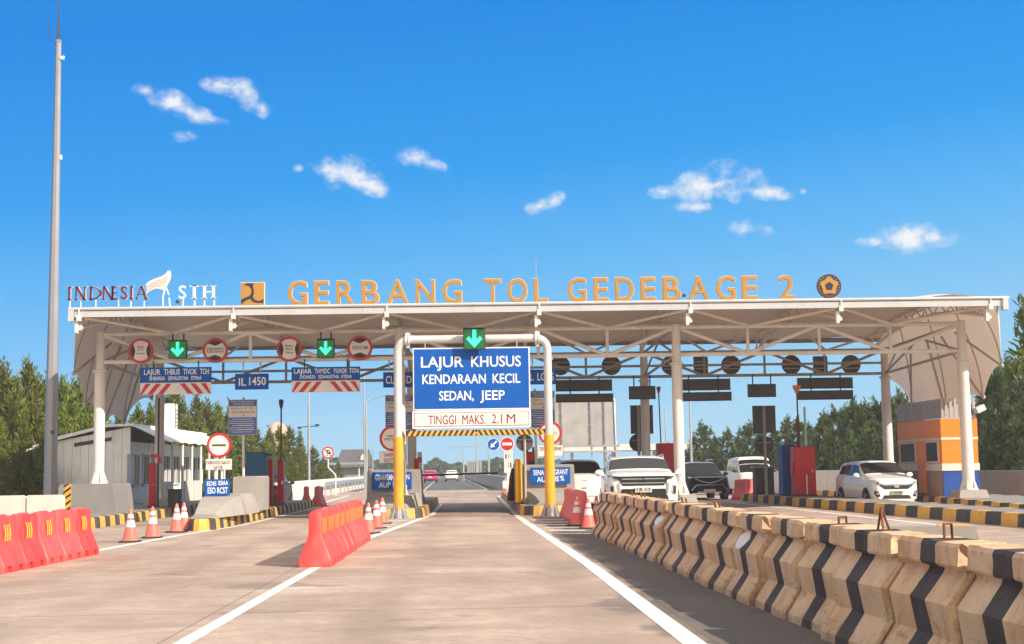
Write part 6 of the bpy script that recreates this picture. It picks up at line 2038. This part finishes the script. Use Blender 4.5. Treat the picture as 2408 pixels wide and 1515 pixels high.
# --- black four wheel drive
def black_suv():
    q = P(1664, 1165, 61.0)
    c = Car('black_car', 'black four wheel drive with chrome trimmed bumper right of the middle column', (q.x, 61 + 2.4, 0), R(2.0), 4.8, 1.85, 1.68, 'car_black',
            tabulate(hood=.60, cowl_s=.26, cowl_z=.665, r0=.42, roof=.965, belt=.60, wt=.78, nl=.19, hw0=.80), .26, .42, .84, .97, (.38, .25, .18, .79))
    glaze(c, 'glass_dark', 'glass_dark')
    c.mirrors(.29, 1.12, 'car_black')
    c.patch('roof_panel', 'car_grey', .44, .80, 7.4, 10, .012, 2, 6, 8)
    c.plate('bonnet_edge', 'car_grey', [(-.62, .96), (.62, .96), (.70, 1.01), (-.70, 1.01)], .02)
    c.plate('grille', 'trim_black', [(-.30, .66), (.30, .66), (.56, .90), (-.56, .90)], .014)
    c.plate('grille_trim', 'car_grey', [(-.62, .93), (-.30, .80), (0, .74), (.30, .80), (.62, .93), (.62, .90), (.30, .77), (0, .71), (-.30, .77), (-.62, .90)], .022)
    c.plate('headlight', 'lamp_glass', [(.60, .90), (.86, .93), (.885, 1.02), (.72, .98)], .016, mirror=True)
    c.plate('chrome_blade', 'chrome', [(-.80, .42), (-.58, .66), (.58, .66), (.80, .42), (.76, .42), (.56, .63), (-.56, .63), (-.76, .42)], .024)
    c.plate('lower_grille', 'trim_black', [(-.56, .36), (.56, .36), (.50, .60), (-.50, .60)], .018)
    c.plate('skid_plate', 'car_grey', [(-.5, .30), (.5, .30), (.55, .36), (-.55, .36)], .026)
    c.text_plate(None, 0, .41, .52, .09)
    for sx in (-1, 1):
        m = MB(); m.tube([(sx * .64, -.2, 1.70), (sx * .66, .1, 1.755), (sx * .65, 1.5, 1.73)], .02, 6); m.build('roof_rail', 'chrome', c.root)
black_suv()
# --- pale grey car behind the block
def grey_suv():
    q = P(1368, 1165, 47.5)
    c = Car('grey_car', 'pale grey car with a big black screen behind the block with blue sign SENA GRANT', (q.x, 47.5 + 2.2, 0), R(2.5), 4.4, 1.72, 1.80, 'car_grey',
            tabulate(hood=.66, cowl_s=.16, cowl_z=.665, r0=.36, roof=.965, belt=.62, wt=.78, nl=.15, hw0=.84), .16, .36, .86, .97, (.35, .22, .18, .80))
    glaze(c)
    c.mirrors(.24, 1.12, 'car_grey')
    c.plate('light_bar', 'trim_black', [(-.84, .99), (.84, .99), (.86, 1.015), (.10, 1.01), (0, 1.05), (-.10, 1.01), (-.86, 1.015)], .016)
    c.plate('headlight', 'lamp_glass', [(.55, .62), (.84, .60), (.85, .66), (.6, .66)], .016, mirror=True)
    c.plate('lower_bumper', 'trim_black', [(-.86, .24), (.86, .24), (.84, .46), (.70, .52), (-.70, .52), (-.84, .46)], .022)
    m = MB(); m.box((0, c.nose_y(0) - .02, .80), (.16, .02, .03)); m.build('badge', 'chrome', c.root, 0)
grey_suv()
# --- white minibus
def minibus():
    q = P(1783, 1155, 69.0)
    c = Car('white_minibus', 'white minibus half hidden behind the grey cabinet', (q.x, 69 + 2.3, 0), R(-2), 4.6, 1.75, 1.95, 'white_bus',
            tabulate(hood=.53, cowl_s=.075, cowl_z=.575, r0=.17, roof=.965, r1=.93, belt=.55, rear_belt=.56, wt=.86, nl=.14, hw0=.86, tail_s=.985), .075, .17, .93, .985, (.30, .19, .17, .80), cat='minibus')
    glaze(c)
    c.mirrors(.12, 1.2, 'trim_black')
    c.plate('headlight', 'lamp_glass', [(.56, .66), (.80, .66), (.80, .82), (.58, .82)], .016, mirror=True)
    c.plate('grille', 'trim_black', [(-.5, .66), (.5, .66), (.5, .80), (-.5, .80)], .014)
    c.plate('lower_bumper', 'trim_black', [(-.76, .30), (.76, .30), (.76, .46), (-.76, .46)], .018)
    c.text_plate(None, 0, .5, .44, .13)
minibus()
def rear_view(name, label, u, Y, paint, W=1.72, L=3.9, H=1.5, rz=180.0, upper=None):
    q = P(u, 1130, Y)
    c = Car(name, label, (q.x, Y + L / 2, 0), R(rz), L, W, H, paint, tabulate(hood=.60, cowl_s=.25, cowl_z=.66, r0=.42, r1=.85, belt=.62, rear_belt=.66, wt=.78, nl=.14, rear_low=.17), .25, .42, .85, .97, (.29, .2, .18, .81))
    glaze(c)
    c.mirrors(.3, 1.0, paint)
    c.plate('tail_light', 'lamp_red', [(.52, .80), (.74, .80), (.80, .92), (.58, .95)], .02, 1, mirror=True)
    c.plate('rear_bumper', 'trim_black', [(-.66, .28), (.66, .28), (.70, .42), (-.70, .42)], .02, 1)
    c.text_plate(None, 0, .66, .4, .12, 1, y_off=.02)
    if upper:
        c.patch('roof_panel', upper, .44, .84, 7.2, 10, .012, 2, 6, 8)
rear_view('pink_car', 'magenta hatchback driving away on the road seen through the portal', 1011, 172, 'car_pink', upper='car_white')
rear_view('white_car', 'small white car driving away beside the magenta one', 1061, 184, 'car_white')
rear_view('black_car', 'black car mostly hidden behind the red ticket posts on the left', 616, 63, 'car_black', rz=178, H=1.55)

# ================================================================== TREES
def make_tree(seed, H, Rr, lev, leaf, ptop=0.5, nclump=70, dens=80, base=0.10):
    rr = random.Random(seed)
    tk = MB()
    pts = [Vector((0, 0, -.1))]
    for k in range(1, 9):
        q = k / 8
        pts.append(Vector((rr.uniform(-.1, .1) * q * 2, rr.uniform(-.1, .1) * q * 2, H * q * .97)))
    tk.tube(pts, [max(.02, .17 * (1 - k / 8.4)) for k in range(9)], 7)
    lf = MB()
    def tuft(c, d, n, ln):
        for _ in range(n):
            v = Vector((rr.gauss(0, 1), rr.gauss(0, 1), rr.gauss(0, 1))).normalized() * .75 + d * .8 + Vector((0, 0, .35))
            v.normalize()
            sdn = v.cross(Vector((rr.gauss(0, 1), rr.gauss(0, 1), rr.gauss(0, 1)))).normalized()
            L = ln * rr.uniform(.6, 1.25)
            w_ = L * rr.uniform(.07, .14)
            o = c + Vector((rr.gauss(0, .10), rr.gauss(0, .10), rr.gauss(0, .09)))
            lf.add([o - sdn * w_ * .5, o + v * L * .55 - sdn * w_, o + v * L, o + v * L * .5 + sdn * w_, o + sdn * w_ * .5], [(0, 1, 2, 3, 4)])
    for i in range(nclump):
        q = base + (1 - base) * (i + rr.random()) / nclump
        prof = (1 - q) ** ptop * (1 if q > .22 else .75 + q)
        a = i * 2.39996 + rr.uniform(-.5, .5)
        rad = Rr * prof * rr.uniform(.65, 1.12)
        z0 = H * q * .96
        tip = Vector((rad * math.cos(a), rad * math.sin(a), z0 + rad * rr.uniform(.15, .55)))
        st = Vector((0, 0, z0 - .15))
        if i % 2 == 0:
            mid = st.lerp(tip, .5) + Vector((0, 0, -.1 * rad))
            tk.tube([st, mid, tip], [.05 * (1 - q * .7), .03, .012], 4, False)
        nt = max(2, int(dens / 14 * (0.35 + prof)))
        for _ in range(nt):
            f_ = rr.uniform(.3, 1.08) ** .7
            c = st.lerp(tip, f_) + Vector((rr.gauss(0, .16), rr.gauss(0, .16), rr.gauss(0, .14))) * (Rr * .45) * (.4 + prof)
            d = (tip - st).normalized()
            tuft(c, d, 10, lev)
        if i % 3 == 0:
            up_ = tip + Vector((0, 0, -.1))
            for k in range(9):
                tuft(up_ + Vector((0, 0, k * .13 * H / 8)), Vector((0, 0, 1.2)), 4, lev * .75)
    # leader
    for k in range(14):
        c = Vector((rr.gauss(0, .05), rr.gauss(0, .05), H * (.86 + .14 * k / 13)))
        tuft(c, Vector((0, 0, 1)), 5, lev * .8)
    return tk, lf
PROT = []
for sd, H, Rr, lv, lf_, pt_, nc, dn in ((1, 8.0, 1.9, .52, 'pine_needles', .82, 50, 72), (2, 8.0, 2.3, .54, 'pine_needles', .68, 52, 72), (3, 8.0, 1.6, .48, 'pine_needles', .95, 46, 70), (4, 8.0, 2.0, .52, 'dark_needles', .75, 50, 74), (5, 8.0, 2.6, .56, 'dark_needles', .58, 56, 76)):
    tk, lf = make_tree(sd, H, Rr, lv, lf_, pt_, nc, dn)
    PROT.append((tk, lf, lf_))
PO = {}
def tree(kind, u, vt, Y, label, group, wide=1.0, name='pine_tree'):
    c = P(u, vt, Y)
    h = max(1.5, c.z)
    k = h / 8.0
    sc = (k * wide * rnd.uniform(.92, 1.1), k * wide * rnd.uniform(.92, 1.1), k)
    rz = rnd.uniform(0, 6.28)
    if kind not in PO:
        tk, lf, lm = PROT[kind]
        t_ = thing(name, label, 'tree', (c.x, Y, -.05), rz, group)
        tk.build('trunk', 'bark', t_, 60)
        lf.build('crown', lm, t_, 0)
        PO[kind] = t_
        t_.scale = sc
    else:
        t_ = dup(PO[kind], (c.x, Y, -.05), rz, label, group)
        t_.name = name
        t_.scale = sc
    return t_
LW, GLW = 'sunlit green pine in the dense wood behind the left mast and cabin', 'pines of the left wood'
lt = [(-35, 850, 66), (4, 872, 64), (40, 905, 62), (66, 862, 66), (95, 905, 68), (120, 885, 72), (150, 900, 66), (185, 905, 70), (215, 930, 74), (25, 940, 58), (80, 960, 60), (150, 965, 60), (-20, 960, 57), (205, 985, 66), (245, 960, 78), (280, 975, 80), (325, 965, 82), (355, 960, 80), (55, 1000, 56), (175, 1010, 60), (5, 1030, 55), (100, 1035, 56)]
for i, (u, v, Y) in enumerate(lt):
    tree(i % 3, u, v, Y, LW, GLW, 1.12)
LB, GLB = 'green pine beyond the cabin roof between the tank and the camera pole', 'pines beyond the cabin'
for i, (u, v, Y) in enumerate([(405, 925, 86), (430, 962, 90), (462, 935, 88), (487, 955, 92), (512, 958, 96), (540, 958, 94), (565, 985, 100), (600, 1010, 104), (632, 1015, 104), (655, 1012, 108), (680, 1010, 108), (705, 1022, 112), (445, 1000, 82), (520, 1005, 88), (575, 1025, 92), (620, 1040, 98), (660, 1045, 100), (700, 1060, 106), (735, 1055, 116), (420, 1015, 80), (480, 1020, 84), (760, 1078, 122), (795, 1085, 130), (545, 1050, 86), (640, 1075, 96), (395, 985, 78), (595, 1060, 92), (685, 1080, 102)]):
    tree((i * 2 + 1) % 3, u, v, Y, LB, GLB, 1.2)
RB, GRB = 'dark green tree behind the wall between the middle column and the red machine', 'trees behind the right wall'
for i, (u, v, Y) in enumerate([(1570, 1045, 118), (1600, 1040, 116), (1630, 1030, 112), (1652, 1000, 112), (1680, 1028, 108), (1708, 1015, 106), (1735, 1025, 106), (1758, 1000, 102), (1790, 1010, 100), (1822, 1012, 98), (1850, 985, 96), (1878, 990, 94), (1902, 1000, 94), (1640, 1060, 104), (1690, 1062, 102), (1745, 1060, 98), (1800, 1052, 96), (1840, 1050, 92), (1885, 1040, 90), (1665, 1085, 100), (1720, 1085, 98), (1775, 1080, 96)]):
    tree(3 + i % 2, u, v, Y, RB, GRB, 1.15)
RC, GRC = 'dense dark tree between the red machine and the orange booth', 'dense trees left of the booth'
for i, (u, v, Y) in enumerate([(1935, 975, 86), (1960, 965, 86), (1985, 962, 84), (2012, 950, 82), (2035, 952, 82), (2058, 948, 80), (2085, 935, 80), (2110, 930, 82), (2135, 950, 84), (1950, 1020, 80), (1995, 1010, 78), (2040, 1010, 76), (2075, 1020, 78), (1975, 1060, 78), (2020, 1060, 76), (1925, 1040, 84)]):
    tree(3 + i % 2, u, v, Y, RC, GRC, 1.1)
RD, GRD = 'dark pine crowded behind the right wall next to the orange booth', 'pines at the right edge'
for i, (u, v, Y) in enumerate([(2312, 905, 72), (2338, 880, 72), (2365, 850, 74), (2398, 900, 66), (2325, 960, 66), (2370, 955, 64), (2415, 930, 62), (2345, 1010, 64), (2395, 1010, 62), (2435, 880, 66), (2310, 1030, 68), (2425, 1020, 60)]):
    tree(3 + i % 2, u, v, Y, RD, GRD, 1.1)
tree(2, 2412, 722, 70, 'tallest pine, cut by the right picture edge', None, 1.15)
# far woods along the road
def woods(name, pts, seed, lm, hh):
    rr = random.Random(seed)
    lf = MB()
    for (u, v, Y) in pts:
        c = P(u, v, Y)
        top = c.z
        wid = 16 / F_ * Y
        for _ in range(260):
            a = rr.uniform(0, 6.28); q = rr.random()
            r_ = wid * math.sqrt(max(0.0, 1 - (q * 1.0) ** 2)) * rr.uniform(.5, 1.05)
            o = Vector((c.x + r_ * math.cos(a), Y + r_ * math.sin(a), top * q * .97))
            s_ = rr.uniform(.35, .75) * Y / 300
            for _ in range(2):
                n = Vector((rr.gauss(0, 1), rr.gauss(0, 1), rr.gauss(0, 1))).normalized()
                b_ = n.cross(Vector((rr.gauss(0, 1), rr.gauss(0, 1), 1))).normalized()
                lf.add([o - b_ * s_, o + n * s_ * 1.2, o + b_ * s_, o - n * s_ * .8], [(0, 1, 2, 3)])
    o = lf.build(name, lm, None, 0)
    o['kind'] = 'stuff'
    o['label'] = 'far green woods closing the road on the horizon'
    o['category'] = 'woods'
fw = [(u, 1090 - 8 * math.sin(u * .05) - 4 * math.sin(u * .13) + (6 if 1030 < u < 1075 else 0), 420 + 60 * math.sin(u)) for u in range(700, 1320, 9)]
woods('distant_woods', fw, 3, 'dark_needles', 1)
# far buildings
def far_block(label, u0, v0, u1, Y, m_, kind):
    c, w_, h = box_uv(u0, v0, u1, v0 + 10, Y)
    zt = P((u0 + u1) / 2, v0, Y).z
    t_ = thing('far_building', label, 'building', (c.x, Y, 0))
    if kind == 'roof':
        m = MB(); m.box((0, 4, zt * .22), (w_, 8, zt * .44)); m.build('wall', 'far_building', t_, 0)
        m = MB(); m.loft([[Vector((x * w_ / 2, y, z)) for x, y, z in ((-1.1, -1, zt * .44), (1.1, -1, zt * .44), (1.1, 9, zt * .44), (-1.1, 9, zt * .44))], [Vector((x * w_ / 2, y, z)) for x, y, z in ((-.85, 3.5, zt), (.85, 3.5, zt), (.85, 4.5, zt), (-.85, 4.5, zt))]]); m.build('roof', 'roof_slate', t_, 0)
        m = MB(); m.box((w_ * .28, 1.0, zt * .55), (w_ * .12, .4, zt * .3)); m.prism([(w_ * .2, zt * .7), (w_ * .36, zt * .7), (w_ * .28, zt * .86)], .8, 1.2); m.build('dormer', 'white_bus', t_, 0)
    else:
        m = MB(); m.box((0, 3, zt / 2), (w_, 6, zt)); m.build('wall', m_, t_, 0)
        m = MB()
        n = 7
        for j in range(n):
            m.box((-w_ / 2 + w_ * (j + .5) / n, -.1, zt * .5), (w_ / n * .55, .25, zt * .92))
        m.build('panel', 'sign_back_pale', t_, 0)
    return t_
far_block('dark slate roofed building far behind the no trucks sign', 792, 1056, 868, 210, 'far_building', 'roof')
far_block('grey panelled building at the end of the road beside the far lamps', 1098, 1084, 1132, 320, 'far_building', 'panel')
t_ = thing('shelter', 'small dark roofed shelter left of the portal beyond the far wall', 'shelter', (P(815, 1090, 140).x, 140, 0))
m = MB(); zt = P(815, 1090, 140).z; m.box((0, 0, zt), (3.4, 1.8, .22)); m.build('roof', 'galvanised', t_, 0)
for x in (-1.2, 1.2):
    m = MB(); m.bar((x, 0, 0), (x, 0, zt), .07, 8); m.build('post', 'white_steel', t_)

# ------------------------------------------------------------------ air
hz_ = MB(); hz_.box((-5, 245, 9.6), (170, 560, 21.6))
m = bpy.data.materials.new('pale_air'); m.use_nodes = True
m.node_tree.nodes.clear()
t = NT(m.node_tree)
pv = t.n('ShaderNodeVolumePrincipled')
pv.inputs['Color'].default_value = (0.86, 0.92, 1.0, 1)
pv.inputs['Density'].default_value = 0.0006
mo = t.n('ShaderNodeOutputMaterial')
t.link(pv.outputs[0], mo.inputs['Volume'])
M['pale_air'] = m
o = hz_.build('haze', 'pale_air', None, 0)
o['kind'] = 'stuff'; o['label'] = 'faint pale haze softening the far woods'; o['category'] = 'haze'
